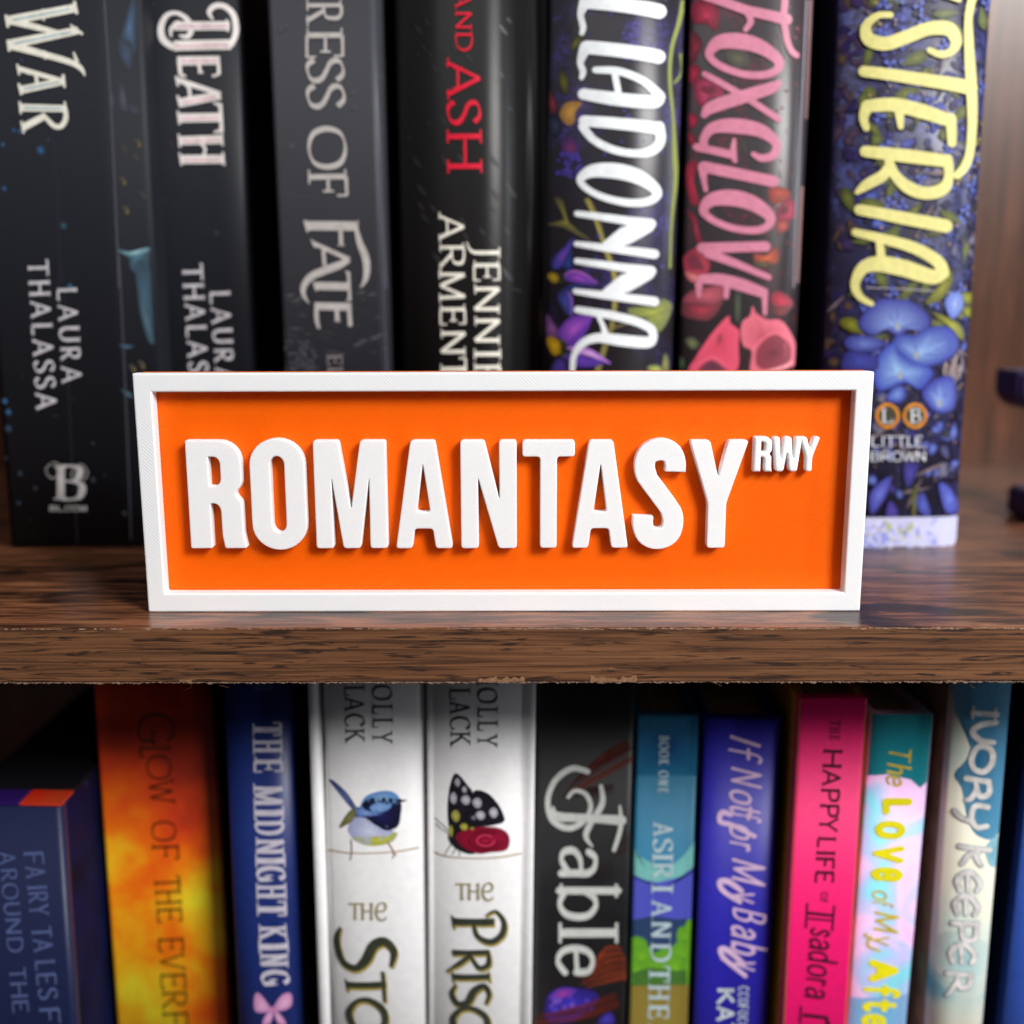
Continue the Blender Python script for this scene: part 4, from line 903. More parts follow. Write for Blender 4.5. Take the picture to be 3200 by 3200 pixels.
for c, pts in (((865, 480), [(700, 440), (780, 340), (860, 310), (960, 350), (1040, 440)]), ((1000, 660), [(880, 580), (960, 545), (1100, 500), (1220, 560), (1180, 660)]), ((875, 790), [(740, 720), (800, 640), (950, 740), (1060, 780), (1000, 860), (760, 850)]), ((1145, 985), [(1070, 890), (1140, 830), (1220, 850), (1230, 960)])):
    for x, y in pts: B.line([(c[0]*.8+x*.2, c[1]*.8+y*.2, 7), (c[0]*.5+x*.5, c[1]*.5+y*.5, 8), (c[0]*.15+x*.85, c[1]*.15+y*.85, 3)], random.choice([(96, 116, 206), (132, 160, 224), (70, 84, 180)]), T=B3)
for x, y in [(865, 470), (990, 665), (880, 800), (1140, 985)]: B.patch([(x-16, y-26), (x+14, y-24), (x+18, y+22), (x-12, y+26)], (176, 168, 110), (130, 150, 190), T=B3)
for q in [[(1160, 240), (1180, 380), (1300, 700)]]: pass
B.patch([(640, 1752), (1000, 1748), (1282, 1738), (1276, 1800), (1250, 1905), (1235, 1935), (900, 1945), (620, 1950)], (206, 206, 232), (196, 198, 228), T=B3, smooth=False)
for k in range(70):
    x = 600+random.random()**1.3*560; y = 1800+random.random()*130; B.patch(petal(x, y, random.random()*6.3, 40+random.random()*30, 26), random.choice([(160, 168, 226), (232, 230, 246), (186, 190, 236)]), random.choice([(120, 130, 210), (200, 200, 236)]), T=B3)
for x, y in [(820, 1790), (860, 1820), (930, 1800), (960, 1840), (780, 1770)]: B.patch(petal(x, y, random.random()*6, 60, 24), (200, 204, 120), (160, 170, 90), T=B3)
for x, y in [(670, 1860), (740, 1830), (900, 1890), (830, 1900), (1000, 1880)]: B.patch([(x-12, y), (x, y-12), (x+12, y), (x, y+12)], (222, 214, 150), (190, 180, 130), T=B3)
for x in (797, 980): B.patch([(x-62, 1070), (x-44, 1026), (x, 1008), (x+44, 1026), (x+62, 1070), (x+44, 1114), (x, 1132), (x-44, 1114)], (62, 60, 50), (70, 64, 48), T=B3)
B.art_end()
YEL = plain('yellow_ink', (224, 216, 138), .4, .4, .04); Q = lambda *s: ink(A3, s)
B.decal('title_lettering', [
 Q(('l', [(1380, -30, 30), (1490, 6, 30)])),
 Q(('c', [(1032, 104, 42), (945, 110, 46), (872, 180, 62), (890, 265, 90), (1000, 296, 92), (1130, 255, 90), (1290, 196, 92), (1420, 200, 96), (1468, 280, 76), (1435, 350, 54), (1365, 368, 50), (1292, 340, 40)])),
 Q(('c', [(1590, -60, 60), (1552, 100, 52), (1552, 300, 62), (1566, 560, 72), (1574, 800, 62), (1560, 1000, 56), (1530, 1110, 58), (1475, 1178, 52)]), ('l', [(858, 482, 74), (1200, 530, 84), (1560, 590, 96)])),
 Q(('c', [(880, 715, 84), (1050, 705, 92), (1250, 752, 98), (1420, 810, 84)]), ('c', [(880, 715, 84), (855, 790, 60), (872, 860, 46)]), ('l', [(1090, 745, 66), (1100, 852, 40)]), ('l', [(1435, 800, 70), (1440, 962, 58)])),
 Q(('l', [(868, 1018, 76), (1150, 1050, 90), (1400, 1082, 84)]), ('c', [(1410, 1070, 70), (1420, 1180, 62), (1385, 1265, 80), (1280, 1298, 84), (1160, 1265, 84), (1065, 1180, 68), (1020, 1080, 60)]), ('c', [(1030, 1110, 66), (980, 1180, 74), (880, 1238, 70), (812, 1290, 36)])),
 Q(('l', [(828, 1408, 72), (1120, 1465, 84), (1400, 1518, 88)])),
 ink(NT, [('c', [A3(p) for p in [(800, 1560, 52), (1000, 1608, 66), (1200, 1668, 78), (1345, 1755, 82), (1380, 1830, 84)]]), ('c', [A3(p) for p in [(1380, 1825, 80), (1310, 1858, 98), (1120, 1800, 112), (950, 1770, 104), (850, 1800, 82), (802, 1885, 64)]]+[(2675, 907, 26), (2692, 932, 22), (2722, 949, 16)]), ('l', [A3((958, 1620, 50)), A3((972, 1740, 58))])])], YEL)
B.decal('publisher_mark', [ink(B3, [('o', [(x-72, 1070, 20), (x-50, 1018, 20), (x, 994, 20), (x+50, 1018, 20), (x+72, 1070, 20), (x+50, 1122, 20), (x, 1146, 20), (x-50, 1122, 20)])], 0) for x in (797, 980)], plain('gold_ring_ink', (206, 132, 42), .4, .4))
B.decal('publisher_lettering', letters(B3, [('L', 755, 830)], (1118, 1022, 0), (0, 0, 0), 'serif', True)+letters(B3, [('B', 945, 1020)], (1118, 1022, 0), (0, 0, 0), 'serif', True)
 + letters(B3, [('L', 690, 745), ('I', 752, 780), ('T', 785, 850), ('T', 855, 920), ('L', 928, 975), ('E', 982, 1030), (',', 1035, 1060)], (1278, 1205, 0), (0, 0, 0), 'sans', True)
 + letters(B3, [('B', 685, 748), ('R', 756, 822), ('O', 826, 896), ('W', 896, 986), ('N', 990, 1050)], (1375, 1308, 0), (0, 0, 0), 'sans', True), plain('white_small_ink', (214, 216, 224), .4, .4))
# ------------------------------------------------------------------ lower row
def lowrow():
    global B
    navy = plain('navy_leatherette', (24, 31, 66), .42, .45, .12, 900, .25)
    # --- fairy tales
    b = NB('blue_night_cover'); n = b.noise(b.co((1, 22, 18)), 1.0, 5, .6, .8); blue = b.fin(b.ramp(n, [(.35, (8, 10, 30)), (.5, (12, 18, 60)), (.57, (24, 18, 42)), (.66, (34, 84, 150)), (.74, (10, 14, 44))]), .75, .1)
    B = Book('hardcover_book', 'navy leatherette book with embossed blue lettering at the lower left edge', .026, ZL, [(-118, 2560), (-70, 3200)], [(190, 2560), (238, 3200)], navy, top=(80, 2522), depth=.17, prof=('flat', .0018), covers=(navy, blue), group=GD, thick=.003)
    bm = bmesh.new(); add_box(bm, .0002, B.w-.0002, .0008, .0105, B.h+.0002, B.h+.0009); 
    b = NB('purple_red_slipcover'); se = b.n('ShaderNodeSeparateXYZ'); b.l(b.co(), se.inputs[0]); ml = b.n('ShaderNodeMath'); ml.operation = 'MULTIPLY'; b.l(se.outputs[0], ml.inputs[0]); ml.inputs[1].default_value = 1/B.w
    nn = b.noise(b.co(), 90, 4)
    top_m = b.fin(b.mix(b.ramp(ml.outputs[0], [(.56, 0.0), (.60, 1.0)]), (44, 22, 96), b.ramp(nn, [(.35, (214, 40, 14)), (.7, (190, 70, 36))])), .4)
    from_bm('top_strip', bm, top_m, B.root)
    bm = bmesh.new(); add_box(bm, .0002, B.w-.0002, .0107, .168, B.h+.0002, B.h+.0009); from_bm('shaded_top_board', bm, plain('shaded_slipcover', (20, 18, 24), .6, .3), B.root)  # rear of the top coloured black for the shade under the shelf
    B.decal('title_lettering', letters(C0, [('F', 985, 1060), ('A', 1065, 1135), ('I', 1170, 1200), ('R', 1205, 1270), ('Y', 1272, 1340), ('T', 1395, 1460), ('A', 1462, 1540), ('L', 1580, 1640), ('E', 1650, 1720), ('S', 1735, 1800), ('F', 1840, 1930)], (132, 240, 1000), (212, 324, 1800), 'flare')
      + letters(C0, [('A', 985, 1060), ('R', 1080, 1150), ('O', 1160, 1250), ('U', 1262, 1340), ('N', 1350, 1440), ('D', 1455, 1540), ('T', 1620, 1690), ('H', 1700, 1790), ('E', 1800, 1870)], (-6, 86, 1000), (66, 156, 1800), 'flare'), plain('embossed_blue', (84, 96, 142), .3, .7, .1))
    B2 = Book('hardcover_book', 'thin violet book sliver in the bottom left corner, left of the navy leatherette book', .034, ZL, [(-190, 2560), (-150, 3200)], [(-124, 2560), (-77, 3200)], plain('violet_cover', (82, 48, 150)), h=.16, group=GD)
    # --- flame clouds
    b = NB('flame_clouds'); n = b.noise(b.co((1, 1, 1), loc=(.3, 0, .02)), 23, 5, .52, .0); se = b.n('ShaderNodeSeparateXYZ'); b.l(b.co(), se.inputs[0])
    mr = b.n('ShaderNodeMapRange'); b.l(se.outputs[2], mr.inputs[0]); mr.inputs[1].default_value = .105; mr.inputs[2].default_value = .215; mr.inputs[3].default_value = .15; mr.inputs[4].default_value = -.12
    ad = b.n('ShaderNodeMath'); ad.operation = 'ADD'; b.l(n, ad.inputs[0]); b.l(mr.outputs[0], ad.inputs[1])
    dv = b.n('ShaderNodeMapping'); dv.inputs['Location'].default_value = (-.048/.014, 0, -.210/.036); dv.inputs['Scale'].default_value = (1/.014, 0, 1/.036)
    b.l(b._c.outputs['Object'], dv.inputs[0]); ln = b.n('ShaderNodeVectorMath'); ln.operation = 'LENGTH'; b.l(dv.outputs[0], ln.inputs[0])
    a2 = b.n('ShaderNodeMath'); a2.operation = 'MULTIPLY_ADD'; b.l(b.noise(b.co(loc=(.7, 0, .1)), 60, 5), a2.inputs[0]); a2.inputs[1].default_value = .9; b.l(ln.outputs['Value'], a2.inputs[2])
    fc = b.ramp(ad.outputs[0], [(.32, (176, 46, 22)), (.42, (226, 66, 20)), (.51, (244, 92, 12)), (.58, (250, 124, 10)), (.66, (250, 180, 24)), (.76, (248, 226, 44))])
    fire = b.fin(b.mix(b.ramp(a2.outputs[0], [(1.05, .92) if 0 else (.95, .92), (1.0, .0)]) if 0 else b.ramp(b.mix(1, a2.outputs[0], (128, 128, 128), 'MULTIPLY'), [(.24, .85), (.38, 0.0)]), fc, (74, 22, 16)), .42)
    B = Book('paperback_book', 'orange and yellow flame clouded book with dark thin serif title', .054, ZL, [(298, 2300), (364, 3200)], [(675, 2350), (715, 3200)], fire, h=.222, prof=('flat', .0015), group=GD, covers=plain('dark_fire_board', (70, 26, 18)))
    B.art_begin()
    B.patch([(556, 1490), (592, 1488), (622, 1850), (596, 1856)], (226, 218, 196), (206, 196, 170), T=C0, smooth=False)
    B.art_end()
    B.decal('title_lettering', letters(C0, [('G', 222, 396)], (755, 960, 300), (755, 960, 300), 'thin')+letters(C0, [('L', 400, 470)], (768, 935, 440), (768, 935, 440), 'thin')
      + letters(C0, [('O', 458, 594), ('W', 590, 730)], (806, 940, 520), (820, 958, 660), 'thin')+letters(C0, [('O', 818, 930), ('F', 945, 1030)], (832, 968, 870), (838, 984, 990), 'thin')
      + letters(C0, [('T', 1120, 1190), ('H', 1195, 1280), ('E', 1292, 1375)], (850, 990, 1150), (864, 1000, 1330), 'thin')
      + letters(C0, [('E', 1455, 1535), ('V', 1540, 1640), ('E', 1650, 1740), ('R', 1750, 1850), ('F', 1862, 1945)], (872, 1010, 1490), (896, 1034, 1890), 'thin'), plain('dark_brown_ink', (54, 36, 8), .5, .3))
    # --- midnight blue
    bl = plain('midnight_blue_cover', (28, 46, 112), .4, .45, .06)
    B = Book('hardcover_book', 'royal blue book with pale condensed capitals and a pink bow', .038, ZL, [(714, 2500), (748, 3200)], [(1815/1, 0), (1815, 1)] if 0 else [(1612/1.7564+3, 2442), (1652/1.7564+3, 3200)], bl, h=.223, prof=('fn', ph(.003, 3)), group=GD, covers=plain('dark_navy_board', (14, 22, 52)))
    B.decal('title_lettering', letters(C0, [('T', 275, 350), ('H', 360, 452), ('E', 462, 550)], (1388, 1546, 300), (1392, 1552, 500), 'serifb')
      + letters(C0, [('M', 610, 745), ('I', 752, 792), ('D', 802, 896), ('N', 904, 1010), ('I', 1016, 1054), ('G', 1062, 1150), ('H', 1156, 1252), ('T', 1256, 1340)], (1392, 1554, 650), (1412, 1574, 1300), 'serifb')
      + letters(C0, [('K', 1385, 1482), ('I', 1488, 1526), ('N', 1534, 1626), ('G', 1634, 1722)], (1416, 1578, 1420), (1432, 1590, 1680), 'serifb'), plain('pale_lilac_ink', (206, 200, 214), .4, .4, .05))
    B.art_begin()
    for q in [[(1490, 1850), (1430, 1770), (1400, 1770), (1396, 1850), (1430, 1870), (1480, 1860)], [(1500, 1850), (1540, 1780), (1590, 1760), (1604, 1800), (1590, 1840), (1540, 1860)], [(1490, 1850), (1500, 1880), (1480, 1932), (1440, 1932), (1460, 1880)], [(1500, 1850), (1540, 1880), (1570, 1932), (1530, 1932), (1510, 1890)]]:
        B.patch(q, (236, 190, 222), (206, 140, 190), T=C0)
    B.patch([(1482, 1840), (1510, 1838), (1514, 1868), (1486, 1870)], (222, 160, 200), (190, 120, 176), T=C0)
    for k in range(5): B.patch(petal(1448, 100, -2.9+k*.65, 60, 30), (40, 66, 110), (30, 44, 84), T=C0)
    B.art_end()
    # --- two white hardcovers
    WH = plain('white_cloth_spine', (228, 226, 226), .45, .4, .02); WHB = plain('white_board', (222, 221, 220), .5, .4, .02)
    for k, (lab, L, R, dk) in enumerate([('white hardcover with a blue and yellow wren perched on a gold line', [(108, 60), (182, 1932)], [(752, 60), (766, 1932)], 0), ('white hardcover with a black spotted butterfly on a crimson rose', [(768, 60), (772, 1932)], [(1356, 60), (1340, 1932)], 1)]):
        w0, w1 = (.10, .985) if k == 0 else (.02, .905)
        pf = lambda t, w0=w0, w1=w1: (-.0035*(1-abs(2*(t-w0)/(w1-w0)-1)**2.5) if w0+.012 < t < w1-.012 else (.0026 if abs(t-w0) < .02 or abs(t-w1) < .02 else -.0012))
        B = Book('hardcover_book', lab, .030, ZL, L, R, WH, T=C1, h=.224, prof=('fn', pf), group=GD, covers=WHB, thick=.003)
        dg = plain('charcoal_ink', (52, 46, 48), .5, .3); GO = plain('olive_gold_ink', (168, 148, 66), .4, .4, .1)
        B.art_begin()
        gl = (170, 142, 98)
        if k == 0:
            B.line([(196, 968, 8), (300, 990, 8), (430, 995, 7), (600, 985, 8), (720, 962, 9)], gl, T=C1)
            B.line([(345, 920, 9), (350, 980, 9), (340, 1035, 7)], (150, 110, 90), T=C1); B.line([(545, 930, 9), (580, 990, 10), (572, 1025, 7)], (150, 110, 90), T=C1); B.line([(580, 990, 7), (600, 1010, 5)], (150, 110, 90), T=C1)
            B.patch([(226, 594), (262, 604), (330, 670), (372, 735), (390, 770), (360, 760), (300, 690)], (110, 124, 180), (64, 72, 128), T=C1)
            B.patch([(380, 740), (330, 770), (280, 852), (320, 840), (370, 800)], (150, 144, 84), (104, 104, 60), T=C1)
            B.patch([(330, 850), (370, 790), (450, 770), (560, 860), (600, 890), (560, 930), (470, 950), (380, 930), (340, 890)], (214, 218, 236), (170, 174, 212), T=C1)
            B.patch([(350, 910), (440, 905), (530, 900), (600, 880), (575, 930), (500, 952), (420, 948)], (206, 204, 70), (176, 178, 50), T=C1)
            B.patch([(400, 730), (430, 680), (500, 655), (570, 655), (612, 690), (610, 720), (560, 725), (480, 700), (420, 760)], (150, 190, 222), (92, 140, 200), T=C1)
            B.patch([(370, 790), (410, 720), (470, 690), (610, 705), (618, 790), (600, 850), (540, 870), (480, 840), (420, 800)], (34, 32, 92), (20, 20, 44), T=C1)
            B.patch([(450, 740), (500, 715), (570, 730), (530, 765), (470, 768)], (150, 186, 222), (110, 150, 210), T=C1)
            B.patch([(380, 790), (380, 740), (410, 750), (470, 770), (520, 780), (440, 790)], (150, 180, 220), (90, 120, 190), T=C1)
            B.patch([(606, 694), (630, 700), (655, 703), (626, 714), (606, 718)], (50, 44, 56), (40, 36, 50), T=C1)
        else:
            B.line([(780, 975, 8), (860, 1010, 8), (1000, 1022, 7), (1150, 1018, 8), (1284, 995, 9)], gl, T=C1)
            for q in [[(895, 900), (890, 950), (860, 1000)], [(905, 930), (920, 970), (900, 1000)], [(920, 950), (940, 980), (940, 1010)], [(890, 880), (850, 840), (805, 800)], [(885, 890), (830, 850), (812, 830)]]: B.line([(x, y, 5) for x, y in q], (50, 44, 50), T=C1)
            B.patch([(880, 890), (905, 890), (960, 960), (1040, 985), (1000, 1000), (930, 975), (885, 930)], (40, 34, 40), (28, 24, 30), T=C1)
            B.patch([(918, 556), (950, 575), (985, 620), (1012, 655), (1010, 700), (1040, 760), (1060, 830), (1000, 870), (920, 905), (892, 895), (876, 780), (880, 680), (895, 600)], (34, 30, 40), (24, 22, 28), T=C1)
            B.patch([(1012, 665), (1045, 648), (1100, 668), (1150, 720), (1182, 780), (1184, 822), (1120, 842), (1040, 850), (960, 860), (980, 760)], (34, 30, 40), (24, 22, 28), T=C1)
            for x, y, rx, ry, c in [(930, 605, 16, 24, (206, 196, 210)), (968, 645, 14, 18, (206, 200, 212)), (908, 692, 20, 32, (220, 210, 222)), (975, 702, 26, 26, (224, 216, 228)), (1038, 718, 26, 28, (216, 208, 222)), (1056, 786, 26, 24, (220, 214, 226)), (1128, 772, 24, 28, (220, 214, 226)), (1018, 800, 12, 12, (150, 146, 156)), (920, 790, 24, 32, (206, 198, 96)), (966, 850, 22, 20, (206, 200, 80)), (894, 872, 12, 32, (206, 200, 90)), (1010, 858, 14, 8, (190, 180, 80))]:
                B.patch([(x-rx, y), (x-rx*.6, y-ry*.8), (x+rx*.3, y-ry), (x+rx, y-ry*.2), (x+rx*.7, y+ry*.8), (x-rx*.2, y+ry)], c, tuple(v*.72 for v in c), T=C1)
            B.patch([(920, 900), (980, 860), (1080, 848), (1170, 860), (1215, 905), (1200, 975), (1110, 990), (1040, 996), (960, 960)], (178, 24, 60), (128, 16, 44), T=C1)
            for r in (20, 34, 48, 64):
                B.line([(1085+math.cos(a)*r*1.4, 925+math.sin(a)*r*.85, 8) for a in [j*.5 for j in range(12)]], (92, 8, 30) if r != 34 else (206, 60, 92), T=C1)
        B.art_end()
        if k == 0:
            B.decal('author_lettering', letters(C1, run('OLLY', 68, 395), (462, 572, 100), (466, 576, 380), 'serif')+letters(C1, [('L', 66, 128), ('A', 128, 222), ('C', 226, 300), ('K', 306, 392)], (308, 420, 100), (312, 424, 380), 'serif')+letters(C1, [('H', -40, 60)], (462, 572, 0), (462, 572, 0), 'serif'), dg)
            B.decal('title_lettering', letters(C1, [('T', 335, 405), ('H', 400, 470), ('e!', 478, 545)], (1362, 1264, 0), (0, 0, 0), 'celt', True), plain('pale_gold_ink', (150, 140, 100), .4, .4))
            S2 = [[('c', [(290, 1396, 16), (268, 1470, 44), (300, 1580, 42), (372, 1622, 50), (430, 1575, 70), (470, 1500, 74), (530, 1476, 64), (580, 1530, 52), (566, 1615, 24)])], [('l', [(325, 1712, 46), (540, 1712, 46)]), ('l', [(520, 1640, 24), (532, 1808, 24)]), ('l', [(318, 1680, 10), (330, 1748, 10)])], [('o', [(335, 1875, 50), (380, 1805, 34), (450, 1800, 40), (520, 1850, 50), (530, 1930, 46), (470, 1990, 34), (390, 1980, 40)])]]
            B.decal('title_gilding', [ink(C1, [(q, [(x+6, y+12, w+8) for x, y, w in p]) for q, p in g], 0, .72) for g in S2], GO)
            B.decal('title_capitals', [ink(C1, g, 0, .74) for g in S2], plain('green_black_ink', (54, 58, 44), .4, .5), .0003)
        else:
            B.decal('author_lettering', letters(C1, run('OLLY', 84, 412), (1040, 1150, 120), (1042, 1152, 400), 'serif')+letters(C1, [('L', 80, 150), ('A', 152, 236), ('C', 240, 318), ('K', 322, 412)], (886, 1000, 120), (890, 1004, 400), 'serif')+letters(C1, [('H', -30, 74)], (1040, 1150, 0), (1040, 1150, 0), 'serif'), dg)
            B.decal('title_lettering', letters(C1, [('T', 920, 990), ('H', 985, 1055), ('e!', 1062, 1130)], (1252, 1156, 0), (0, 0, 0), 'celt', True), plain('pale_gold_ink', (150, 140, 100), .4, .4))
            S2 = [[('l', [(905, 1365, 56), (1132, 1368, 56)]), ('c', [(1085, 1335, 12), (1140, 1310, 22), (1184, 1370, 36), (1172, 1440, 44), (1110, 1478, 44), (1040, 1445, 34), (1020, 1385, 22)]), ('l', [(900, 1330, 10), (912, 1404, 10)])], [('l', [(905, 1535, 42), (1105, 1535, 42)]), ('c', [(1098, 1530, 22), (1100, 1600, 36), (1050, 1620, 34), (1005, 1560, 24)]), ('c', [(1005, 1550, 30), (950, 1590, 36), (870, 1640, 10)])], [('l', [(905, 1668, 42), (1105, 1668, 42)]), ('l', [(900, 1640, 8), (910, 1700, 8)]), ('l', [(1102, 1640, 8), (1108, 1700, 8)])], [('c', [(925, 1710, 14), (900, 1760, 36), (930, 1815, 40), (985, 1810, 52), (1020, 1750, 54), (1075, 1720, 42), (1104, 1765, 34), (1085, 1820, 16)])], [('o', [(905, 1905, 46), (950, 1850, 34), (1020, 1846, 38), (1085, 1890, 46), (1090, 1950, 44), (1030, 2000, 34), (940, 1980, 38)])]]
            B.decal('title_gilding', [ink(C1, [(q, [(x+6, y+10, w+8) for x, y, w in p]) for q, p in g], 0, .72) for g in S2], GO)
            B.decal('title_capitals', [ink(C1, g, 0, .74) for g in S2], plain('green_black_ink', (54, 58, 50), .4, .5), .0003)
    # --- black book with feather strokes
    B = Book('paperback_book', 'black book with a swashed white title, flame red streaks and a violet orb', .040, ZL, [(135, 60), (116, 1932)], [(672, 400), (620, 1932)], plain('black_smoke_cover', (27, 26, 28), .42, .5, .2, 60), T=C2, h=.2225, prof=('flat', .0015), group=GD)
    B.art_begin()
    def feather(p0, p1, wd, n, ca, cb, bend):
        for i in range(n):
            if random.random() < .25: continue
            f = i/max(n-1, 1)-.5; dx, dy = p1[0]-p0[0], p1[1]-p0[1]; L = math.hypot(dx, dy); nx, ny = -dy/L, dx/L
            t1 = .55+random.random()*.5; q = [(p0[0]+nx*f*wd*.9, p0[1]+ny*f*wd*.9, 2.5), (p0[0]+dx*.5*t1+nx*(f*wd*.9+bend), p0[1]+dy*.5*t1+ny*(f*wd*.9+bend), 4.5), (p0[0]+dx*t1+nx*f*wd*.4, p0[1]+dy*t1+ny*f*wd*.4, 2)]
            B.line(q, random.choice([ca, cb, tuple((a+b_)/2 for a, b_ in zip(ca, cb))]), T=C2)
    feather((660, 420), (300, 650), 130, 34, (104, 38, 20), (54, 20, 15), 10); feather((560, 640), (260, 690), 60, 12, (58, 20, 18), (38, 18, 18), 0)
    feather((632, 1590), (380, 1700), 210, 48, (160, 66, 32), (84, 34, 20), 26); feather((655, 900), (540, 1000), 120, 12, (54, 26, 23), (38, 22, 21), 0); feather((560, 1080), (380, 1160), 90, 12, (38, 24, 25), (34, 22, 24), 0)
    B.patch([(180, 1840), (200, 1770), (270, 1730), (360, 1735), (450, 1750), (480, 1800), (440, 1850), (360, 1910), (260, 1930), (190, 1910)], (62, 52, 190), (44, 32, 110), T=C2)
    B.patch([(200, 1790), (260, 1735), (350, 1740), (330, 1775), (250, 1800)], (170, 64, 150), (80, 50, 160), T=C2)
    for k in range(26):
        a = random.random()*6.3; r = random.random(); x, y, q = 330+math.cos(a)*r*120, 1830+math.sin(a)*r*70, 6+random.random()*12; B.patch([(x-q, y), (x, y-q), (x+q, y), (x, y+q)], random.choice([(110, 90, 226), (84, 70, 210), (170, 110, 200)]), (60, 50, 170), T=C2)
    feather((580, 1800), (120, 1910), 90, 22, (110, 40, 26), (64, 26, 22), -20)
    B.patch([(470, 1932), (500, 1880), (550, 1870), (560, 1932)], (80, 66, 190), (50, 40, 120), T=C2)
    B.art_end()
    B.decal('title_lettering', [ink(C2, [('c', [(415, 545, 40), (330, 528, 46), (240, 590, 44), (196, 700, 40), (222, 810, 46), (310, 855, 48), (395, 815, 40), (432, 740, 36), (405, 670, 34), (345, 650, 30), (308, 685, 26)]), ('c', [(225, 740, 20), (250, 790, 66), (420, 800, 60), (600, 812, 74)]), ('c', [(592, 735, 20), (596, 850, 34), (560, 975, 30)]), ('c', [(488, 625, 30), (495, 720, 44), (430, 830, 46), (405, 900, 40), (440, 955, 14)])], 1, .72)]
      + letters(C2, [('a', 955, 1125)], (272, 570, 1040), (272, 570, 1040), dict(thick=.135, thin=.075, serif=0, round=1, pen=0))+letters(C2, [('b', 1160, 1362)], (262, 580, 1260), (262, 580, 1260), dict(thick=.135, thin=.075, serif=.06, round=1, pen=0))
      + letters(C2, [('l', 1385, 1475)], (256, 582, 1430), (256, 582, 1430), dict(thick=.145, thin=.08, serif=.1, round=0, pen=0))+letters(C2, [('e', 1495, 1665)], (252, 560, 1570), (252, 560, 1570), dict(thick=.135, thin=.075, serif=0, round=1, pen=0)), plain('soft_white_ink', (204, 206, 200), .4, .4, .05))
    # --- small landscape paperback
    te = plain('teal_sky_print', (34, 112, 146), .45, .35, .06, 60)
    B = Book('paperback_book', 'teal paperback with printed blue hills, green trees and white capitals', .041, ZL, [(690, 240), (636, 1932)], [(1028, 240), (972, 1932)], te, T=C2, top=(860, 240), prof=('flat', .0012), group=GD)
    B.art_begin()
    B.patch([(640, 240), (1080, 240), (1080, 560), (640, 560)], (22, 60, 120), (34, 108, 146), T=C2, smooth=False)
    B.patch([(600, 950), (680, 1000), (845, 1092), (845, 1190), (600, 1190)], (126, 196, 190), (120, 190, 186), T=C2, smooth=False); B.patch([(840, 1092), (940, 1010), (1080, 920), (1080, 1190), (840, 1190)], (126, 196, 190), (120, 190, 186), T=C2, smooth=False)
    B.patch([(600, 1100), (660, 1120), (800, 1155), (900, 1130), (1000, 1090), (1080, 1060), (1080, 1400), (600, 1400)], (80, 80, 190), (84, 90, 196), T=C2, smooth=False)
    B.patch([(600, 1350), (760, 1340), (900, 1355), (1080, 1345), (1080, 1600), (600, 1600)], (48, 72, 110), (44, 66, 104), T=C2, smooth=False)
    for x, y, r in [(680, 1520, 70), (720, 1570, 80), (830, 1600, 90), (960, 1450, 60), (985, 1400, 44), (950, 1560, 90), (900, 1620, 80), (660, 1640, 80), (780, 1650, 90), (1000, 1640, 80)]:
        B.patch([(x+math.cos(a*.7)*r*(.8+.3*random.random()), y+math.sin(a*.7)*r*(.8+.3*random.random())) for a in range(9)], (128, 188, 44), (96, 160, 42), T=C2)
    B.patch([(600, 1640), (760, 1620), (900, 1640), (1080, 1620), (1080, 1740), (600, 1740)], (76, 124, 50), (70, 114, 48), T=C2, smooth=False)
    B.patch([(600, 1710), (1080, 1705), (1080, 2000), (600, 2000)], (150, 132, 56), (140, 122, 52), T=C2, smooth=False)
    B.art_end()
    B.decal('title_lettering', letters(C2, [('A', 818, 905), ('S', 912, 990), ('I', 1000, 1030), ('R', 1040, 1140), ('I', 1165, 1210)], (772, 884, 860), (766, 882, 1190), 'serifb')+letters(C2, [('A', 1245, 1345), ('N', 1360, 1465), ('D', 1480, 1590)], (764, 878, 1290), (758, 874, 1540), 'serifb')+letters(C2, [('T', 1610, 1700), ('H', 1708, 1805), ('E', 1815, 1900), ('A', 1925, 2010)], (752, 866, 1650), (746, 860, 1900), 'serifb')
      + [g for g in letters(C2, run('BOOK ONE', 345, 660), (806, 862, 400), (800, 858, 640), 'serifb')], plain('pale_aqua_ink', (186, 206, 212), .45, .35, .05))
    # --- royal blue script
    B = Book('paperback_book', 'bright royal blue paperback with flowing pale pink script title', .039, ZL, [(1056, 260), (1000, 1932)], [(1482, 260), (1392, 1932)], plain('royal_blue_cover', (40, 34, 160), .42, .4, .04), T=C2, top=(1270, 260), prof=('fn', ph(.0012, 5)), group=GD)
    SCR = dict(thick=.125, thin=.085, serif=0, round=1, pen=35, slant=.3)
    def script(txt, y0, y1, xb, xc): return letters(C2, run(txt, y0, y1, .03), (xb, xc, y0), (xb, xc, y1+.001), SCR)
    B.decal('title_lettering', script('If', 350, 505, 1195, 1365)
      + script('Not', 520, 790, 1200, 1372)+script('for', 770, 985, 1200, 1360)+script('My', 1020, 1270, 1205, 1392)+script('Baby', 1290, 1640, 1210, 1395)
      + [ink(C2, [('c', [(1200, 780, 26), (1150, 770, 30), (1142, 820, 26), (1210, 840, 26), (1330, 900, 24)])]), ink(C2, [('c', [(1260, 1200, 26), (1190, 1150, 32), (1140, 1150, 30), (1160, 1200, 26), (1250, 1260, 24)])]), ink(C2, [('c', [(1270, 1600, 26), (1190, 1530, 32), (1146, 1520, 30), (1165, 1570, 26), (1280, 1665, 24)])])], plain('pale_pink_ink', (224, 190, 224), .45, .35, .05))
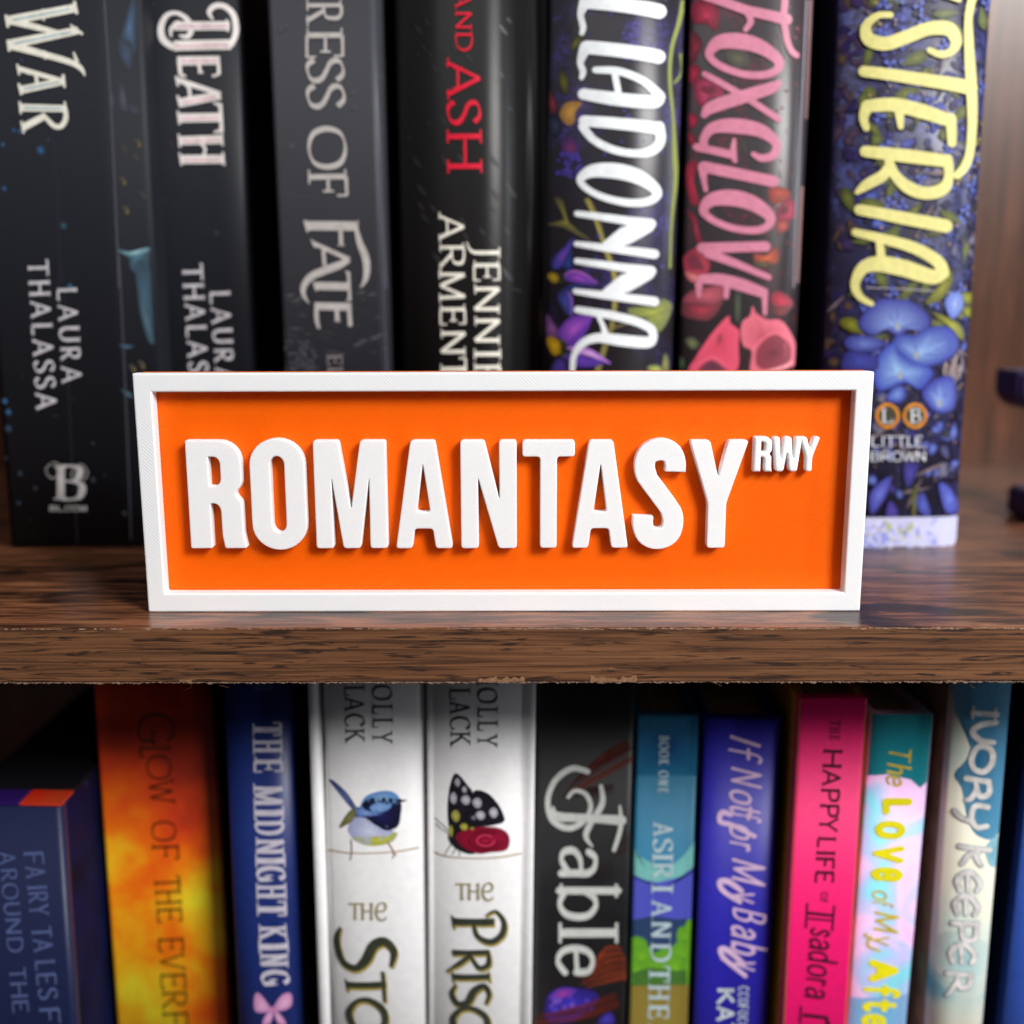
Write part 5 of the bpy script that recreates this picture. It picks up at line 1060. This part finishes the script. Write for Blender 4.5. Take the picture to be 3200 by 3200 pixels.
    B.decal('author_lettering', letters(C2, [('K', 1735, 1825), ('A', 1830, 1915), ('T', 1925, 2000)], (1122, 1224, 1740), (1118, 1220, 1930), 'sansb')+letters(C2, [(c, 1722+i*34, 1750+i*34) for i, c in enumerate('CCOFOCCO')], (1242, 1300, 1730), (1236, 1292, 1930), 'sans'), plain('white_caps_ink', (206, 214, 222), .45, .35))
    # --- hot pink
    oc = plain('ochre_board', (206, 136, 26), .5, .35, .05)
    B = Book('paperback_book', 'hot pink paperback with black capitals and an ochre side', .030, ZL, [(346, 145), (256, 1932)], [(727, 145), (606, 1932)], plain('hot_pink_cover', (236, 22, 108), .5, .25, .03), T=C3, top=(540, 145), prof=('flat', .0012), covers=oc, group=GD)
    B.art_begin(); B.line([(352, 145, 9), (262, 1932, 9)], (214, 130, 60), T=C3); B.line([(718, 145, 7), (600, 1932, 7)], (214, 90, 60), T=C3); B.art_end()
    dk = plain('plum_black_ink', (62, 16, 40), .5, .3)
    B.decal('title_lettering', letters(C3, [('H', 420, 525), ('A', 530, 625), ('P', 635, 710), ('P', 720, 795), ('Y', 790, 875)], (482, 582, 440), (458, 562, 850), 'flare')+letters(C3, [('L', 900, 960), ('I', 975, 1005), ('F', 1010, 1075), ('E', 1085, 1155)], (448, 548, 910), (434, 538, 1140), 'flare')
      + letters(C3, run('THE', 262, 370), (518, 572, 280), (514, 568, 360), 'serif')+letters(C3, run('OF', 1205, 1262), (466, 506, 1210), (462, 502, 1260), 'serif')
      + [ink(C3, [('l', [(395, 1320, 16), (535, 1335, 16)]), ('l', [(395, 1350, 10), (532, 1362, 10)]), ('l', [(392, 1265, 9), (384, 1405, 9)]), ('l', [(540, 1280, 9), (528, 1420, 9)])], 0)]
      + letters(C3, run('sadora', 1400, 1790, .04), (416, 570, 1400), (384, 538, 1790), dict(thick=.12, thin=.06, serif=0, round=1, pen=30, slant=.12))
      + [ink(C3, [('l', [(368, 1880, 20), (500, 1895, 20)]), ('l', [(358, 1830, 9), (350, 1930, 9)]), ('c', [(495, 1890, 16), (500, 1940, 22), (430, 1960, 20)])], 0)], dk)
    # --- tie-dye
    b = NB('tie_dye_print'); n = b.noise(b.co(), 48, 2, .5, .4); tie = b.fin(b.ramp(n, [(.34, (140, 226, 244)), (.43, (190, 204, 250)), (.51, (246, 208, 248)), (.64, (250, 192, 246)), (.74, (190, 198, 250))]), .45, .35)
    B = Book('paperback_book', 'pastel tie-dye paperback with fat yellow title and a teal top', .034, ZL, [(742, 240), (612, 1932)], [(1082, 240), (930, 1932)], tie, T=C3, top=(910, 240), prof=('fn', ph(.0012, 5)), group=GD)
    B.art_begin(); B.patch([(690, 225), (1110, 225), (1110, 600), (1010, 635), (960, 590), (830, 560), (690, 565)], (26, 142, 156), (28, 138, 150), T=C3, smooth=False)
    B.patch([(620, 1780), (960, 1760), (940, 2000), (590, 2000)], (96, 190, 220), (140, 180, 224), T=C3, smooth=False); B.art_end()
    FAT = dict(thick=.36, thin=.33, serif=0, round=1, pen=0); FLW = dict(thick=.23, thin=.21, serif=0, round=1, pen=0); THS = dict(thick=.13, thin=.08, serif=0, round=1, pen=30, slant=.15)
    B.decal('title_lettering', letters(C3, [('L', 690, 782)], (802, 968, 735), (802, 968, 735), FAT)+letters(C3, [('o', 812, 912), ('v', 945, 1042), ('e', 1066, 1146)], (784, 985, 860), (762, 975, 1105), FLW)+letters(C3, [('A', 1575, 1700)], (728, 892, 1640), (728, 892, 1640), FAT)+letters(C3, [('f', 1712, 1782), ('t', 1790, 1862), ('e', 1872, 1950), ('r', 1960, 2020)], (716, 886, 1740), (704, 870, 1900), FLW), plain('bright_yellow_ink', (244, 232, 22), .45, .35, .03))
    B.decal('subtitle_lettering', letters(C3, run('The', 420, 625, .02), (838, 962, 420), (826, 950, 625), THS)+letters(C3, run('of', 1195, 1290, .02), (756, 870, 1200), (750, 860, 1290), THS)+letters(C3, run('My', 1310, 1500, .02), (760, 900, 1310), (748, 884, 1500), THS)+[ink(C3, [('c', [(740, 1450, 14), (725, 1500, 14), (790, 1530, 12)])])], plain('gold_script_ink', (214, 190, 60), .45, .35))
    # --- clouds
    b = NB('blue_cream_clouds'); n = b.noise(b.co(loc=(0, 0, .013)), 22, 5, .5, .7); cl = b.fin(b.ramp(n, [(.32, (70, 146, 182)), (.41, (140, 190, 202)), (.48, (206, 220, 210)), (.58, (234, 228, 208))]), .42, .4)
    tan = plain('tan_board', (150, 122, 96), .6, .3, .15, 90)
    B = Book('paperback_book', 'pale cloud patterned book with outlined uncial title near the right edge', .030, ZL, [(1200, 60), (1056, 1932)], [(1506, 110), (1352, 1932)], cl, T=C3, h=.2205, prof=('fn', ph(.0035, 3)), covers=(tan, plain('navy_board', (20, 32, 58))), group=GD)
    B.art_begin()
    B.patch([(1195, 30), (1520, 30), (1510, 500), (1440, 880), (1330, 900), (1270, 800), (1240, 640), (1200, 560), (1270, 470), (1290, 330), (1210, 230)], (40, 104, 146), (86, 150, 184), T=C3)
    B.patch([(1370, 960), (1440, 900), (1440, 1050), (1390, 1060)], (90, 164, 196), (150, 196, 204), T=C3); B.patch([(1085, 1480), (1200, 1420), (1400, 1500), (1390, 1640), (1250, 1720), (1100, 1640)], (160, 204, 208), (206, 220, 212), T=C3)
    B.art_end()
    UN = [[('l', [(1300, 222, 26), (1430, 232, 26)]), ('l', [(1304, 190, 10), (1298, 250, 10)]), ('l', [(1424, 200, 10), (1420, 262, 10)])], [('c', [(1425, 275, 26), (1340, 290, 30), (1298, 325, 30), (1340, 375, 30), (1412, 385, 24)])], [('o', [(1292, 470, 30), (1330, 410, 28), (1395, 425, 30), (1405, 490, 30), (1360, 545, 28), (1305, 530, 28)])],
          [('l', [(1262, 582, 28), (1385, 600, 28)]), ('c', [(1385, 600, 26), (1385, 665, 28), (1335, 680, 28), (1315, 610, 24)]), ('c', [(1320, 640, 26), (1290, 690, 28), (1262, 700, 20)])], [('c', [(1380, 740, 26), (1310, 735, 28), (1290, 800, 28), (1320, 850, 26), (1375, 845, 24)]), ('c', [(1300, 820, 26), (1240, 800, 24), (1200, 760, 24)])],
          [('l', [(1228, 955, 28), (1390, 975, 28)]), ('c', [(1330, 990, 24), (1280, 1000, 26), (1240, 1050, 26)]), ('c', [(1300, 985, 22), (1330, 1040, 26), (1345, 1060, 20)])]]
    def unc(y, x0, x1): return [('c', [(x1-18, y+110, 24), (x1, y+70, 28), (x1-40, y+16, 28), (x0+50, y+10, 30), (x0+6, y+50, 28), (x0+20, y+105, 24)]), ('l', [(x0+62, y+20, 24), (x0+66, y+108, 22)])]
    UN += [unc(1090, 1208, 1338), unc(1220, 1196, 1325), [('l', [(1190, 1375, 28), (1322, 1380, 28)]), ('c', [(1318, 1380, 26), (1310, 1460, 28), (1250, 1465, 28), (1238, 1395, 24)])], unc(1485, 1172, 1308), [('l', [(1160, 1650, 28), (1290, 1660, 28)]), ('c', [(1288, 1660, 26), (1276, 1720, 28), (1230, 1730, 26), (1215, 1670, 24)]), ('c', [(1215, 1690, 24), (1185, 1740, 26), (1158, 1770, 18)])]]
    B.decal('title_outline', [ink(C3, [(k, [(x, y, w+9) for x, y, w in p]) for k, p in g]) for g in UN], plain('grey_blue_ink', (150, 170, 178), .45, .35))
    B.decal('title_lettering', [ink(C3, g) for g in UN], plain('pearl_ink', (222, 216, 212), .4, .4), .0003)
    # --- blue at the right edge
    B = Book('hardcover_book', 'plain bright blue book partly cut by the right edge, lower row', .040, ZL, [(1581, 800), (1452, 1932)], [(1920, 800), (1790, 1932)], plain('bright_blue_cover', (52, 86, 178), .45, .4, .04), T=C3, h=.222, prof=('fn', ph(.002, 4)), covers=plain('dark_navy_side', (18, 28, 60)), group=GD)
lowrow()
# ------------------------------------------------------------------ purple stand at the right
PUR = plain('purple_plastic', (30, 12, 58), .4, .45, .05)
yp = .12
STN = thing('ornament_stand', 'dark purple rounded plastic stand cut by the right edge behind the wisteria book', 'stand', (on_y(3200, 1600, yp)[0]+.012, yp, 0))
def disc(name, x0, z0, z1, y0, y1, r, r2=.0015):
    bm = bmesh.new(); x1 = x0+.05
    P = arc(x0+r, z0+r, r, r, 270, 180, 10)+arc(x0+r2, z1-r2, r2, r2, 180, 90, 5)+[(x1, z1), (x1, z0)]
    f = [bm.verts.new((x, y0, z)) for x, z in P]; k = [bm.verts.new((x, y1, z)) for x, z in P]
    n = len(P); bm.faces.new(f); bm.faces.new(k[::-1])
    for i in range(n): bm.faces.new((f[i], k[i], k[(i+1) % n], f[(i+1) % n]))
    bmesh.ops.recalc_face_normals(bm, faces=bm.faces[:])
    bmesh.ops.bevel(bm, geom=[e for e in bm.edges if abs(e.verts[0].co.y-e.verts[1].co.y) < 1e-6], offset=.0015, segments=2, affect='EDGES')
    for fc in bm.faces: fc.smooth = False
    o = from_bm(name, bm, PUR, STN); o.location = -Vector(STN.location); return o
a = on_y(3099, 1271, yp+.022); b_ = on_y(3099, 1149, yp+.022)
disc('tray', a[0], a[1], b_[1], yp, yp+.022, .0095)
c = on_y(3145, 1541, yp+.022)
disc('base', c[0], .0002, on_y(3145, 1541, yp)[1], yp, yp+.022, .003, .003)
bm = bmesh.new(); add_box(bm, a[0]+.034, a[0]+.044, yp+.008, yp+.02, c[1]-.002, a[1]+.003); o = from_bm('post', bm, PUR, STN); o.location = -Vector(STN.location)
